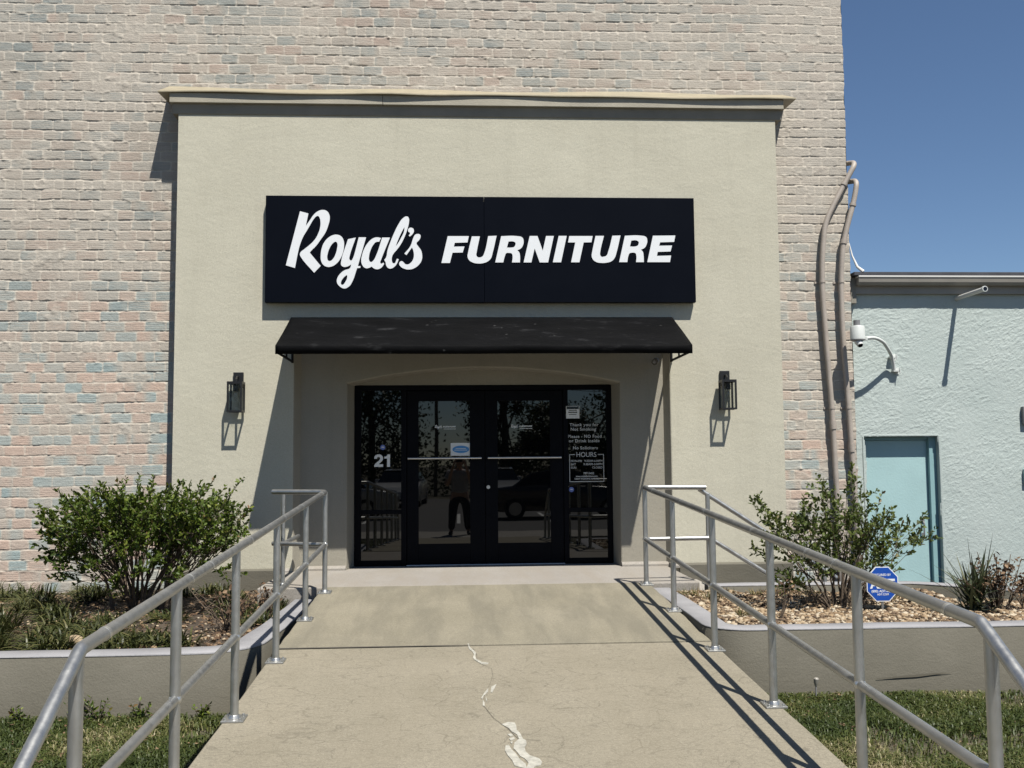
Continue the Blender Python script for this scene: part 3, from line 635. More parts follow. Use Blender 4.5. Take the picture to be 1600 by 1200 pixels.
# ---- glazed entrance
fr = MB()
fr.box(-1.20, 1.803, YD - .035, YD + .05, 2.03, 2.09)
fr.box(-1.20, -1.125, YD - .035, YD + .05, .01, 2.03); fr.box(1.745, 1.803, YD - .035, YD + .05, .01, 2.03)
fr.box(-.662, -.600, YD - .037, YD + .05, .01, 2.03); fr.box(1.234, 1.290, YD - .037, YD + .05, .01, 2.03)
fr.box(-1.125, -.662, YD - .033, YD + .05, .01, .065); fr.box(1.290, 1.745, YD - .033, YD + .05, .01, .065)
fr.build('door_frame', 'black_frame', BB, bevel=.004)
MB().box(-.60, 1.234, YD - .06, YD + .03, 0, .013).build('threshold', 'brushed_steel', BB, bevel=.004)
def leaf(x0, x1, gx0, gx1, bar0, bar1, lock):
    m = MB(); ya, yb = YD - .02, YD + .025
    m.box(x0, gx0, ya, yb, .02, 2.022); m.box(gx1, x1, ya, yb, .02, 2.022)
    m.box(gx0, gx1, ya + .001, yb, .02, .248); m.box(gx0, gx1, ya + .001, yb, 1.904, 2.022)
    d = m.build('door', 'black_frame', BB, bevel=.003)
    MB().box(gx0 - .004, gx1 + .004, YD - .004, YD + .004, .244, 1.908).build('glass', 'door_glass', d)
    b = MB(); zb = 1.236; yb = YD - .085
    b.tube([(bar0, yb, zb), (bar1, yb, zb)], .0125, 12)
    for x in (bar0 + .03, bar1 - .03): b.cyl((x, YD - .015, zb), (x, yb, zb), .009, 10)
    b.build('push_bar', 'brushed_steel', d, smooth=True)
    if lock: MB().cyl((lock, YD - .021, .897), (lock, YD - .034, .897), .021, 20).cyl((lock, YD - .034, .897), (lock, YD - .036, .897), .012, 16).build('lock', 'brushed_steel', d, smooth=True)
leaf(-.596, .3115, -.461, .137, -.583, .270, None)
leaf(.3155, 1.230, .461, 1.077, .344, 1.203, .349)
def sidelight(x0, x1):
    s = MB(); s.box(x0, x1, YD - .018, YD + .02, .595, .645)
    o = s.build('sidelight', 'black_frame', BB, bevel=.003)
    MB().box(x0 - .003, x1 + .003, YD - .004, YD + .004, .06, .60).box(x0 - .003, x1 + .003, YD - .0045, YD + .0045, .64, 2.035).build('glass', 'door_glass', o)
sidelight(-1.125, -.662); sidelight(1.290, 1.745)

# ---- decals and notices on the glass
GY = YD - .0085
def lettering(name, items, mat, label, cat, group=None, loc=None):
    if len(items) == 1: return tag(MB().add(*items[0]).build(name, mat, None, loc=loc), label, cat, group)
    r = empty(name, loc, label, cat, group)
    for it in items: MB().add(*it).build('box_outline' if len(it[0]) == 40 else 'text_line', mat, r)
    return r
def tx(t, size, x, z, w=None, **k):
    vs, fs = text_mesh('t', t, size, None, None, x, GY, z, ext=.0006, **k)
    if w:
        a, b = min(v[0] for v in vs), max(v[0] for v in vs); s = w / (b - a); m = (a + b) / 2
        vs = [(x + (v[0] - m) * s, v[1], v[2]) for v in vs]
    return vs, fs
two = [(-.975, 1.142), (-.872, 1.142), (-.872, 1.172), (-.925, 1.172), (-.905, 1.190), (-.885, 1.207), (-.874, 1.228), (-.874, 1.252), (-.886, 1.274), (-.908, 1.286), (-.936, 1.287), (-.960, 1.277), (-.973, 1.258), (-.976, 1.236), (-.944, 1.236), (-.941, 1.250), (-.930, 1.259), (-.917, 1.257), (-.908, 1.246), (-.909, 1.230), (-.920, 1.215), (-.945, 1.196), (-.966, 1.176), (-.975, 1.157)]
one = [(-.826, 1.142), (-.792, 1.142), (-.792, 1.286), (-.820, 1.286), (-.827, 1.271), (-.842, 1.262), (-.858, 1.260), (-.858, 1.237), (-.826, 1.238)]
n21 = MB()
for pg in (two, one): n21.prism(pg, 'y', GY - .0005, GY + .0005)
NUM21 = (n21.v, n21.f)
lettering('house_number', [NUM21], 'decal_white', 'large white number 21 on the left sidelight glass', 'number', loc=(-.88, GY, 1.14))
def disc(name, x, z, label):
    o = MB().cyl((x, YD - .0046, z), (x, GY + .001, z), .030, 20).build(name, 'sticker_small_blue', None, loc=(x, GY, z)); tag(o, label, 'sticker', 'round blue stickers on the entrance glass')
    MB().box(x - .016, x + .016, GY - .0005, GY + .0005, z - .004, z + .008).build('sticker_print', 'sticker_white', o)
disc('round_sticker', -.876, 1.368, 'small round blue sticker above the number 21')
disc('round_sticker', 1.323, .858, 'small round blue sticker below the opening hours box')
o = MB().box(-.088, .150, YD - .0075, YD - .0045, 1.264, 1.413).build('window_card', 'sticker_white', None, loc=(.03, GY, 1.26)); tag(o, 'white card with blue oval on the left door glass', 'card')
ov = [(.031 + .098 * math.cos(a * math.pi / 16), 1.338 + .043 * math.sin(a * math.pi / 16)) for a in range(32)]
ovo = MB().prism(ov, 'y', YD - .009, YD - .0074).build('oval_print', 'sticker_blue', o)
MB().box(-.03, .09, YD - .0096, YD - .0088, 1.343, 1.350).box(-.045, .105, YD - .0096, YD - .0088, 1.326, 1.332).build('oval_text', 'sticker_white', ovo)
def small_logo(cx, cz, w, label):
    k = w / 4.40; items = []
    cX, cZ = .29, 3.55
    items.append(outline_mesh('l', ROYAL, GY, .0005, k * 1.0, cx, cz + .002, cX, cZ))
    items.append(outline_mesh('l', FURN, GY, .0005, k * 1.0, cx, cz + .004, cX, cZ))
    bx = MB().box(cx - .02, cx + w * .5, GY - .0005, GY + .0005, cz - .0225, cz - .0175)
    items.append((bx.v, bx.f))
    lettering('door_logo', items, 'decal_white', label, 'lettering', 'small white shop logos on the doors', loc=(cx, GY, cz))
small_logo(-.150, 1.597, .245, 'small white shop logo on the glass of the left door')
small_logo(.744, 1.597, .250, 'small white shop logo on the glass of the right door')
o = MB().box(1.268, 1.425, YD - .0425, YD - .038, 1.690, 1.836).build('notice_card', 'sticker_white', None, loc=(1.35, GY, 1.69)); tag(o, 'small white notice card with black header above the no smoking lettering', 'notice')
MB().box(1.274, 1.419, YD - .0432, YD - .0424, 1.800, 1.831).box(1.30, 1.395, YD - .0432, YD - .0424, 1.782, 1.790).box(1.295, 1.40, YD - .0432, YD - .0424, 1.757, 1.768).box(1.30, 1.39, YD - .0432, YD - .0424, 1.735, 1.741).build('notice_print', 'lens_black', o)
T = dict(offset=.0007)
for lab, its, zz in (('white lettering thanking people for not smoking on the right sidelight', [tx('Thank you for', .050, 1.482, 1.600, w=0.342, space=1.12, offset=.0009), tx('Not Smoking', .050, 1.474, 1.548, w=0.3, space=1.12, offset=.0009)], 1.57),
                     ('white no food or drink lettering on the right sidelight', [tx('Please - NO Food', .050, 1.490, 1.463, w=0.395, space=1.12, offset=.0009), tx('or Drink Inside', .050, 1.482, 1.411, w=0.362, space=1.12, offset=.0009)], 1.44),
                     ('white no solicitors lettering just above the opening hours box', [tx('No Solicitors', .050, 1.495, 1.328, w=0.292, space=1.12, offset=.0009)], 1.33)):
    lettering('notice_lettering', its, 'decal_dim', lab, 'lettering', loc=(1.48, GY, zz))
hb = MB()
for q in ((1.302, 1.372, 1.262, 1.270), (1.640, 1.712, 1.262, 1.270), (1.302, 1.712, .946, .954)): hb.box(q[0], q[1], GY - .0005, GY + .0005, q[2], q[3])
for x in (1.302, 1.704): hb.box(x, x + .008, GY - .0006, GY + .0006, .954, 1.262)
lettering('hours_lettering', [(hb.v, hb.f), tx('HOURS', .080, 1.506, 1.239, w=.235, offset=.0002),
                              tx('MON-FRI   9:30AM-6:00PM', .034, 1.507, 1.180, w=.375, offset=.0005), tx('SAT         9:30AM-5:00PM', .034, 1.507, 1.141, w=.375, offset=.0005), tx('SUN                    CLOSED', .034, 1.507, 1.102, w=.375, offset=.0005),
                              tx('787-5452', .034, 1.53, 1.035, **T), tx('www.royalsfurniture.com', .029, 1.507, 1.003, sx=.86, **T), tx('CREDIT FINANCING AVAILABLE', .024, 1.507, .975, sx=.86, **T)],
          'decal_dim', 'white opening hours lettering in a thin outlined box on the right sidelight', 'lettering', loc=(1.507, GY, .95))

# ---- shop sign
SG = empty('shop_sign', (.29, YF, 2.98), 'long black sign board with white shop lettering above the awning', 'sign')
SY = YF - .10
pn = MB(); pn.box(-2.143, .3015, SY, YF - .015, 2.980, 4.190); pn.box(.3045, 2.712, SY, YF - .015, 2.982, 4.190)
pn.build('panel', 'sign_black', SG, bevel=.003)
bk = MB(); bk.box(-2.0, 2.57, YF - .016, YF + .001, 3.1, 4.1); bk.build('backing', 'black_frame', SG)
MB().add(*outline_mesh('l', ROYAL, SY - .003, .004)).build('script_lettering', 'letter_white', SG)
MB().add(*outline_mesh('l', FURN, SY - .003, .004)).build('block_lettering', 'letter_white', SG)

# ---- awning
AW = empty('awning', (.29, YF, 2.3), 'black fabric awning with open ends over the entrance doors', 'awning')
ax0, ax1 = -1.866, 2.454; ay = YF - .95
cv = []; cf_ = []; nx, ny = 90, 14
for j in range(ny + 1):
    t = j / ny
    for i in range(nx + 1):
        s = i / nx; x = ax0 + (ax1 - ax0) * s
        y = YF - .005 - .945 * t; z = 2.825 - .43 * t
        bay = (s * 3) % 1.0
        sag = .012 * math.sin(math.pi * t) * math.sin(math.pi * bay) + .005 * math.sin(9 * s + 3 * t) * math.sin(math.pi * t)
        cv.append((x, y, z - sag))
for i in range(nx + 1):
    s = i / nx; x = ax0 + (ax1 - ax0) * s; cv.append((x, ay - .003, 2.386)); 
for i in range(nx + 1):
    s = i / nx; x = ax0 + (ax1 - ax0) * s; cv.append((x, ay - .002 + .003 * math.sin(s * 25), 2.308 + .004 * math.sin(s * 11)))
for j in range(ny + 2):
    for i in range(nx): a = j * (nx + 1) + i; cf_.append((a, a + 1, a + nx + 2, a + nx + 1))
can = MB().add(cv, cf_).build('canopy', 'awning_fabric', AW, smooth=True, angle=30)
sm = can.modifiers.new('thick', 'SOLIDIFY'); sm.thickness = .004
fm = MB()
def bar(a, b, r=.014): fm.tube([a, b], r, 8)
for x in (ax0 + .02, ax0 + 1.45, ax1 - 1.45, ax1 - .02):
    bar((x, YF - .01, 2.80), (x, ay + .02, 2.372))
    if x < -1 or x > 2: bar((x, YF - .01, 2.325), (x, ay + .02, 2.325)); bar((x, ay + .015, 2.315), (x, ay + .015, 2.385)) 
    if x < -1 or x > 2: bar((x, YF - .012, 2.31), (x, YF - .012, 2.81))
bar((ax0, ay + .015, 2.322), (ax1, ay + .015, 2.322)); bar((ax0, ay + .02, 2.37), (ax1, ay + .02, 2.37)); bar((ax0, YF - .015, 2.80), (ax1, YF - .015, 2.80))
for x in (ax0 + .02, ax1 - .02):
    mx = YF - .40; bar((x, mx, 2.325), (x, mx, 2.62), .011)
fm.build('frame', 'awning_black', AW, smooth=True)

# ---- wall lanterns
def lantern(cx, label):
    r = empty('wall_lantern', (cx, YF, 1.75), label, 'wall lamp', 'lanterns either side of the entrance')
    MB().box(cx - .055, cx + .055, YF - .03, YF + .002, 2.03, 2.205).build('back_plate', 'lantern_black', r, bevel=.003)
    MB().tube([(cx, YF - .03, 2.15), (cx, YF - .09, 2.15), (cx, YF - .125, 2.12), (cx, YF - .125, 2.07)], .011, 8).build('bracket', 'lantern_black', r, smooth=True)
    c = MB(); w = .082; y0, y1 = YF - .215, YF - .045; z0, z1 = 1.755, 2.082; b = .019
    for sx in (-1, 1):
        xa = cx + sx * w; xa, xb = min(xa, xa - sx * b), max(xa, xa - sx * b)
        for (p, q) in ((y0, y0 + b), (y1 - b, y1)): c.box(xa, xb, p, q, z0, z1)
        for z in (z0, z1 - b): c.box(xa + .0004, xb - .0004, y0 + b, y1 - b, z, z + b)
    for z in (z0, z1 - b):
        for (p, q) in ((y0, y0 + b), (y1 - b, y1)): c.box(cx - w + b, cx + w - b, p + .0004, q - .0004, z + .0004, z + b - .0004)
    c.box(cx - w, cx + w, y0, y1, z1, z1 + .008)
    c.build('cage', 'lantern_black', r)
    g = MB()
    for y in (y0 + .006, y1 - .006): g.add([(cx - w + .01, y, z0 + .01), (cx + w - .01, y, z0 + .01), (cx + w - .01, y, z1 - .01), (cx - w + .01, y, z1 - .01)], [(0, 1, 2, 3)])
    for x in (cx - w + .006, cx + w - .006): g.add([(x, y0 + .01, z0 + .01), (x, y1 - .01, z0 + .01), (x, y1 - .01, z1 - .01), (x, y0 + .01, z1 - .01)], [(0, 1, 2, 3)])
    g.build('glass_pane', 'lantern_glass', r)
    yc = YF - .13
    MB().cyl((cx, yc, 2.082), (cx, yc, 1.985), .034, 16).build('socket', 'lantern_black', r, smooth=True)
    MB().tube([(cx, yc, 1.985), (cx, yc, 1.965), (cx, yc, 1.93), (cx, yc, 1.90), (cx, yc, 1.88)], [.013, .020, .027, .022, .004], 14).build('bulb', 'lantern_glass', r, smooth=True)
lantern(-2.437, 'black box wall lantern on the stucco left of the entrance')
lantern(3.042, 'black box wall lantern on the stucco right of the entrance')
# small camera under the awning end
cm = empty('entrance_camera', (2.26, YF - .02, 2.28), 'small dark security camera tucked under the right end of the awning', 'camera')
MB().tube([(2.27, YF + .02, 2.33), (2.25, YF - .05, 2.32), (2.225, YF - .10, 2.305)], [.03, .034, .034], 14).build('housing', 'grey_plastic', cm, smooth=True)
MB().tube([(2.225, YF - .10, 2.305), (2.215, YF - .125, 2.298)], [.036, .036], 16).build('hood', 'lens_black', cm, smooth=True)
MB().cyl((2.2145, YF - .126, 2.2975), (2.2138, YF - .128, 2.297), .018, 14).build('lens', 'grey_plastic', cm)
# ================================================================== HANDRAILS
PR = .0235
def railz(y): return .921 + .0556 * (y - 9.42)
def base_plate(x, y, z, slope, post):
    m = MB(); s = .062
    vs = []
    for dz in (0, .012):
        for a, b in ((-s, -s), (s, -s), (s, s), (-s, s)): vs.append((x + a, y + b, z + dz + slope * b))
    m.add(vs, [(0, 3, 2, 1), (4, 5, 6, 7), (0, 1, 5, 4), (1, 2, 6, 5), (2, 3, 7, 6), (3, 0, 4, 7)])
    m.tube([(x, y, z + .010), (x, y, z + .03)], [PR + .012, PR + .004], 16)
    for a in (-.042, .042):
        for b in (-.042, .042): m.cyl((x + a, y + b, z + .01 + slope * b), (x + a, y + b, z + .022 + slope * b), .008, 6)
    m.build('base_plate', 'rail_metal', post, bevel=.002)
def handrail(X, sgn, ys, label, ret, ret_mid, extra):
    railz = (lambda y: .921 + .0556 * (y - 9.42)) if sgn < 0 else (lambda y: .928 + .0495 * (y - 9.6))
    R = empty('handrail', (X, 6.2, LAWN), label, 'handrail', 'handrails along the entrance ramp')
    yk = 3.40
    top = [(X, 2.45, railz(yk) - .60 * (yk - 2.45)), (X, yk, railz(yk)), (X, 9.42, railz(9.42))] + ret
    MB().tube(fillet(top, [0, .012] + [.05] * 8, 6), PR, 18).build('top_rail', 'rail_metal', R, smooth=True)
    mz = lambda y: railz(y) - (.488 if sgn < 0 else .500)
    mid = [(X, 2.75, mz(2.75)), (X, 9.42, mz(9.42))] + ret_mid
    MB().tube(fillet(mid, .06, 6), PR * .92, 18).build('mid_rail', 'rail_metal', R, smooth=True)
    for y in ys:
        z0 = ramp_z(y) if y > .6 else LAWN; z0 = ramp_z(y) + (.004 if y > 7.3 else 0)
        zt = railz(y) if y >= yk else railz(yk) - .6 * (yk - y)
        m = MB().tube([(X, y, z0 + .005), (X, y, zt)], PR, 18)
        p = m.build('post', 'rail_metal', R, smooth=True)
        base_plate(X, y, z0, SLOPE, p)
        if y > yk - .1:
            w = MB().sphere((X, y, mz(y)), PR * 1.22, 16, 10, sc=(1, 1.0, 1)); w.build('joint_fitting', 'rail_collar', R, smooth=True)
    for y in (3.62, 4.72, 5.1, 6.05, 7.2, 8.0, 9.15):
        a, b = (X, y - .009, railz(y - .009)), (X, y + .009, railz(y + .009))
        MB().tube([a, b], PR + .0022, 18).build('collar', 'rail_collar', R, smooth=True)
    for (x, y, z0, zt) in extra:
        p = MB().tube([(x, y, z0), (x, y, zt)], PR * .95, 16).build('post', 'rail_metal', R, smooth=True)
        base_plate(x, y, z0, 0, p)
    return R
LX, RX = -1.245, 1.806
hl = handrail(LX, -1, [9.43, 8.25, 6.95, 5.70, 4.52, 3.37, 2.5], 'grey pipe handrail on the left edge of the ramp',
         [(LX - .54, 9.72, .918), ], [(LX - .535, 9.72, .425)], [(-1.715, 9.90, 0, .905)])
gl = MB().tube(fillet([(-1.715, 9.90, .40), (-1.735, 10.3, .40), (-1.745, 11.02, .40)], .05), PR * .95, 16)
gl.tube(fillet([(-1.715, 9.90, .905), (-1.735, 10.3, .895), (-1.745, 11.02, .885)], .05), PR * .95, 16)
gl.build('guard_bar', 'rail_metal', hl, smooth=True)
hr = handrail(RX, 1, [9.60, 8.37, 7.05, 5.74, 4.48, 3.34, 2.5], 'grey pipe handrail on the right edge of the ramp',
         [(RX, 9.62, .930), (2.42, 9.66, .922)], [(RX, 9.62, .431), (2.46, 9.66, .430)], [(2.45, 9.71, -.02, .86)])
sr = MB().tube([(2.37, 9.72, .905), (3.72, 9.72, .905 - .655 * 1.35)], PR, 16)
sr.tube([(2.43, 9.72, .448), (3.72, 9.72, .448 - .63 * 1.29)], PR * .92, 16)
sr.build('stair_rail', 'rail_metal', hr, smooth=True)
MB().tube([(3.60, 9.72, -.58), (3.60, 9.72, .10)], PR, 16).build('post', 'rail_metal', hr, smooth=True)

# ================================================================== PLANTER WALLS
def wall_path(name, path, w, zb, zt, label, closed=False):
    """path: centre line [(x,y)] ; builds masonry wall with a painted cap"""
    r = empty(name, (path[0][0], path[0][1], zb), label, 'planter wall')
    def sweep(w, z0, z1, seed, jit):
        pts = [Vector((p[0], p[1])) for p in path]; rg = random.Random(seed)
        dense = []
        for a, b in zip(pts[:-1], pts[1:]):
            n = max(1, int((b - a).length / .08))
            for i in range(n): dense.append(a + (b - a) * i / n)
        dense.append(pts[-1]); k = len(dense); vs = []; fs = []
        ph = [rg.uniform(0, 6) for _ in range(6)]
        for i, p in enumerate(dense):
            t = (dense[min(i + 1, k - 1)] - dense[max(i - 1, 0)]).normalized(); nr = Vector((-t.y, t.x))
            s = i * .08
            q = lambda j: jit * (math.sin(s * 2.3 + ph[j]) * .6 + math.sin(s * 6.1 + ph[(j + 2) % 6]) * .4)
            a = p + nr * (w / 2 + q(0)); b = p - nr * (w / 2 + q(1))
            c = .010 if z1 - z0 > .1 else .006
            vs += [(a.x, a.y, z0 + q(4) * .6), (a.x, a.y, z1 - c + q(2)), (a.x - nr.x * c, a.y - nr.y * c, z1 + q(2)), (b.x + nr.x * c, b.y + nr.y * c, z1 + q(3)), (b.x, b.y, z1 - c + q(3)), (b.x, b.y, z0 + q(5) * .6)]
        for i in range(k - 1):
            for j in range(6): fs.append((i * 6 + j, i * 6 + (j + 1) % 6, (i + 1) * 6 + (j + 1) % 6, (i + 1) * 6 + j))
        fs += [tuple(range(5, -1, -1)), tuple((k - 1) * 6 + j for j in range(6))]
        return MB().add(vs, fs)
    sweep(w, zb, zt - .009, 2, .003).build('wall', 'taupe_masonry', r, smooth=True, angle=50)
    sweep(w + .003, zt - .012, zt, 2, .003).build('cap', 'cap_paint', r, smooth=True, angle=50)
    return r
def arc(cx, cy, r, a0, a1, n=8): return [(cx + r * math.cos(rad(a0 + (a1 - a0) * i / n)), cy + r * math.sin(rad(a0 + (a1 - a0) * i / n))) for i in range(n + 1)]
wall_path('planter_wall', [(-7.6, 7.17)] + [(-1.95, 7.17)] + arc(-1.87, 7.52, .35, -80, 0, 8)[1:] + [(-1.485, 8.2), (-1.455, 9.70)], .22, -.9, -.105,
          'taupe masonry planter wall with pale cap left of the ramp')
PRW = wall_path('planter_wall', [(9.0, 7.36), (2.16, 7.36)] + arc(2.16, 7.58, .22, -90, -180, 6)[1:] + [(1.955, 8.3), (1.955, 9.70)], .19, -.9, -.045,
          'taupe masonry planter wall with pale cap right of the ramp')
wall_path('planter_wall', [(2.38, 9.56), (4.36, 9.52), (4.50, 9.44), (5.3, 8.62), (6.6, 7.5)], .16, -.9, -.002,
          'low pale capped wall at the back of the right planter')
for pts in ([(3.05, -.418, .002), (3.20, -.410, .006), (3.36, -.402, .009), (3.50, -.390, .006), (3.62, -.386, .001)], [(4.25, -.505, .002), (4.45, -.50, .005), (4.7, -.50, .006), (4.9, -.497, .002)]):
    vert = abs(pts[0][0] - pts[-1][0]) < .1; sv = []
    for x, z, w in pts: sv += [(x - w * vert, 7.2585, z - w * (not vert)), (x + w * vert, 7.2585, z + w * (not vert))]
    MB().add(sv, [(2 * i, 2 * i + 2, 2 * i + 3, 2 * i + 1) for i in range(len(pts) - 1)]).build('scuff', 'crack_brown', PRW)
# bed soil
def bed(name, x0, x1, y0, y1, zf, zb, seed, hole=None):
    xs = np.arange(x0, x1, .06); ys = np.arange(y0, y1, .06); X, Y = np.meshgrid(xs, ys)
    t = (Y - y0) / (y1 - y0)
    Z = zf + (zb - zf) * t + (fbm(X * 2.2, Y * 2.2, seed, 4) - .5) * .09
    idx = np.arange(X.size).reshape(X.shape)
    f = np.stack([idx[:-1, :-1], idx[:-1, 1:], idx[1:, 1:], idx[1:, :-1]], -1).reshape(-1, 4)
    o = np_mesh(name, np.stack([X, Y, Z], -1).reshape(-1, 3), f, 'bed_soil', None, None, True)
    tag(o, kind='structure'); return o
bed('planter_soil', -7.6, -1.60, 7.24, 11.49, -.165, -.215, 3)
bed('planter_soil', 2.02, 4.42, 7.42, 9.53, -.085, -.075, 8)
bed('planter_soil', 4.40, 5.95, 7.42, 7.95, -.09, -.09, 9)
bed('planter_soil', 4.40, 5.15, 7.90, 8.55, -.09, -.08, 9)
# ---- pebbles
def stones(name, pts, smin, smax, seed, kind='stuff', lo=0, hi=1):
    rg = np.random.default_rng(seed)
    bm = bmesh.new(); bmesh.ops.create_icosphere(bm, subdivisions=1, radius=1)
    bv = np.array([v.co[:] for v in bm.verts]); bf = np.array([[v.index for v in f.verts] for f in bm.faces]); bm.free()
    n = len(pts); nv = len(bv)
    sz = rg.uniform(smin, smax, n) * (.6 + .8 * rg.random(n) ** 2)
    sc = np.stack([rg.uniform(.7, 1.35, n), rg.uniform(.6, 1.1, n), rg.uniform(.4, .75, n)], -1) * sz[:, None]
    P = bv[None] * (1 + rg.uniform(-.22, .22, (n, nv, 1))) * sc[:, None]
    a = rg.uniform(0, 6.28, n); b = rg.uniform(-.7, .7, n)
    ca, sa, cb, sb = np.cos(a), np.sin(a), np.cos(b), np.sin(b)
    x, y, z = P[..., 0], P[..., 1], P[..., 2]
    y, z = y * cb[:, None] - z * sb[:, None], y * sb[:, None] + z * cb[:, None]
    x, y = x * ca[:, None] - y * sa[:, None], x * sa[:, None] + y * ca[:, None]
    P = np.stack([x, y, z], -1) + np.asarray(pts)[:, None]
    F = (bf[None] + (np.arange(n) * nv)[:, None, None]).reshape(-1, 3)
    r = np.repeat(lo + (hi - lo) * rg.random(n), nv)
    return np_mesh(name, P.reshape(-1, 3), F, 'stone', None, dict(rnd=r))
rg = np.random.default_rng(11)
def scatter(n, x0, x1, y0, y1, zf, zb, seed, dens=None):
    p = np.stack([rg.uniform(x0, x1, n), rg.uniform(y0, y1, n)], -1)
    z = zf + (zb - zf) * (p[:, 1] - y0) / (y1 - y0) + (fbm(p[:, 0] * 2.2, p[:, 1] * 2.2, seed, 4) - .5) * .09
    q = np.column_stack([p, z + .008])
    if dens is not None: q = q[dens(p[:, 0], p[:, 1]) > rg.random(n)]
    return q
pr_ = scatter(7500, 2.06, 4.40, 7.46, 9.46, -.085, -.075, 8, lambda x, y: np.clip(1.25 - .5 * (y > 8.9) - .6 * (np.hypot(x - 3.2, y - 8.6) < .3), .1, 1))
pr2 = scatter(2200, 4.38, 5.10, 7.46, 8.50, -.09, -.08, 9, lambda x, y: (x - 4.4) < (8.9 - y) * .9)
tag(stones('gravel', np.concatenate([pr_, pr2]), .013, .027, 5, lo=.0, hi=.92), 'tan and white river gravel covering the right planter bed', 'gravel', kind='stuff')
pl3 = scatter(4200, -6.5, -1.62, 7.30, 11.3, -.165, -.215, 3, lambda x, y: np.clip((fbm(x * 1.3, y * 1.3, 33, 3) - .42) * 4 + .12 + .7 * (x > -2.4) * (y > 7.6), 0, 1))
tag(stones('gravel', pl3, .011, .026, 6, lo=.05, hi=.9), 'sparse brown and tan pebbles in the left planter bed', 'gravel', kind='stuff')
def rock(x, y, z, s, seed, lab):
    o = stones('rock', np.array([[x, y, z]]), s, s, seed); o.name = 'rock'
    me = o.data; a = me.attributes['rnd']; a.data.foreach_set('value', [.66] * len(me.vertices))
    q = o.modifiers.new('sub', 'SUBSURF'); q.levels = 2; q.render_levels = 2
    tag(o, lab, 'rock', 'pale rocks in the left planter')
    off_ = Vector((x, y, z)); me.transform(Matrix.Translation(-off_)); o.location = off_
rock(-2.87, 7.72, -.12, .105, 4, 'pale yellow rock in the left planter behind the wall cap')
rock(-1.95, 8.6, -.15, .075, 9, 'pale rock beside the thin bare plant left of the ramp')
# dead leaf litter
def litter(name, pts, size, seed, mat='dry_leaf'):
    g = np.random.default_rng(seed); n = len(pts)
    a = g.uniform(0, 6.28, n); L_ = size * g.uniform(.6, 1.4, n); W = L_ * g.uniform(.3, .5, n); t = g.uniform(-.5, .5, (n, 4))
    d = np.stack([np.cos(a), np.sin(a)], -1); p = np.stack([-d[:, 1], d[:, 0]], -1)
    P = np.zeros((n, 4, 3))
    P[:, 0, :2] = pts[:, :2] - d * L_[:, None]; P[:, 1, :2] = pts[:, :2] - p * W[:, None]
    P[:, 2, :2] = pts[:, :2] + d * L_[:, None]; P[:, 3, :2] = pts[:, :2] + p * W[:, None]
    P[..., 2] = pts[:, 2][:, None] + .012 + t * L_[:, None] * .8
    F = np.array([[0, 1, 2], [0, 2, 3]])[None] + (np.arange(n) * 4)[:, None, None]
    return np_mesh(name, P.reshape(-1, 3), F.reshape(-1, 3), mat, None, dict(rnd=np.repeat(g.random(n), 4)))
l1 = scatter(5200, -6.5, -1.62, 7.3, 11.4, -.165, -.215, 3); l2 = scatter(1500, 2.05, 4.4, 8.5, 9.45, -.085, -.075, 8)
tag(litter('leaf_litter', np.concatenate([l1, l2]), .02, 3), 'dry brown leaf litter on the planter beds', 'leaf litter', kind='stuff')

# ================================================================== VEGETATION
def leaf_cloud(name, P, D, size, seed, mat, parent, ar=.5, rnd=None, droop=0.0):
    """one folded leaf per point P, pointing along D"""
    g = np.random.default_rng(seed); n = len(P)
    D = D / np.linalg.norm(D, axis=1)[:, None]
    ref = g.normal(size=(n, 3)); ref[:, 2] += .6
    S_ = np.cross(D, ref); S_ /= np.linalg.norm(S_, axis=1)[:, None]; U = np.cross(S_, D)
    L_ = size * g.uniform(.65, 1.3, n)[:, None]; W = L_ * ar
    v = np.zeros((n, 6, 3)); c = .22 * W
    v[:, 0] = P; v[:, 1] = P + D * L_ * .42 - S_ * W * .5 + U * c; v[:, 2] = P + D * L_ - np.array([0, 0, 1]) * L_ * droop
    v[:, 3] = P + D * L_ * .42 + S_ * W * .5 + U * c; v[:, 4] = P + D * L_ * .8 - S_ * W * .3 + U * c * .5; v[:, 5] = P + D * L_ * .8 + S_ * W * .3 + U * c * .5
    F = np.array([[0, 1, 4], [0, 4, 2], [0, 2, 5], [0, 5, 3]])[None] + (np.arange(n) * 6)[:, None, None]
    r = g.random(n) if rnd is None else rnd
    return np_mesh(name, v.reshape(-1, 3), F.reshape(-1, 3), mat, parent, dict(rnd=np.repeat(r, 6)))
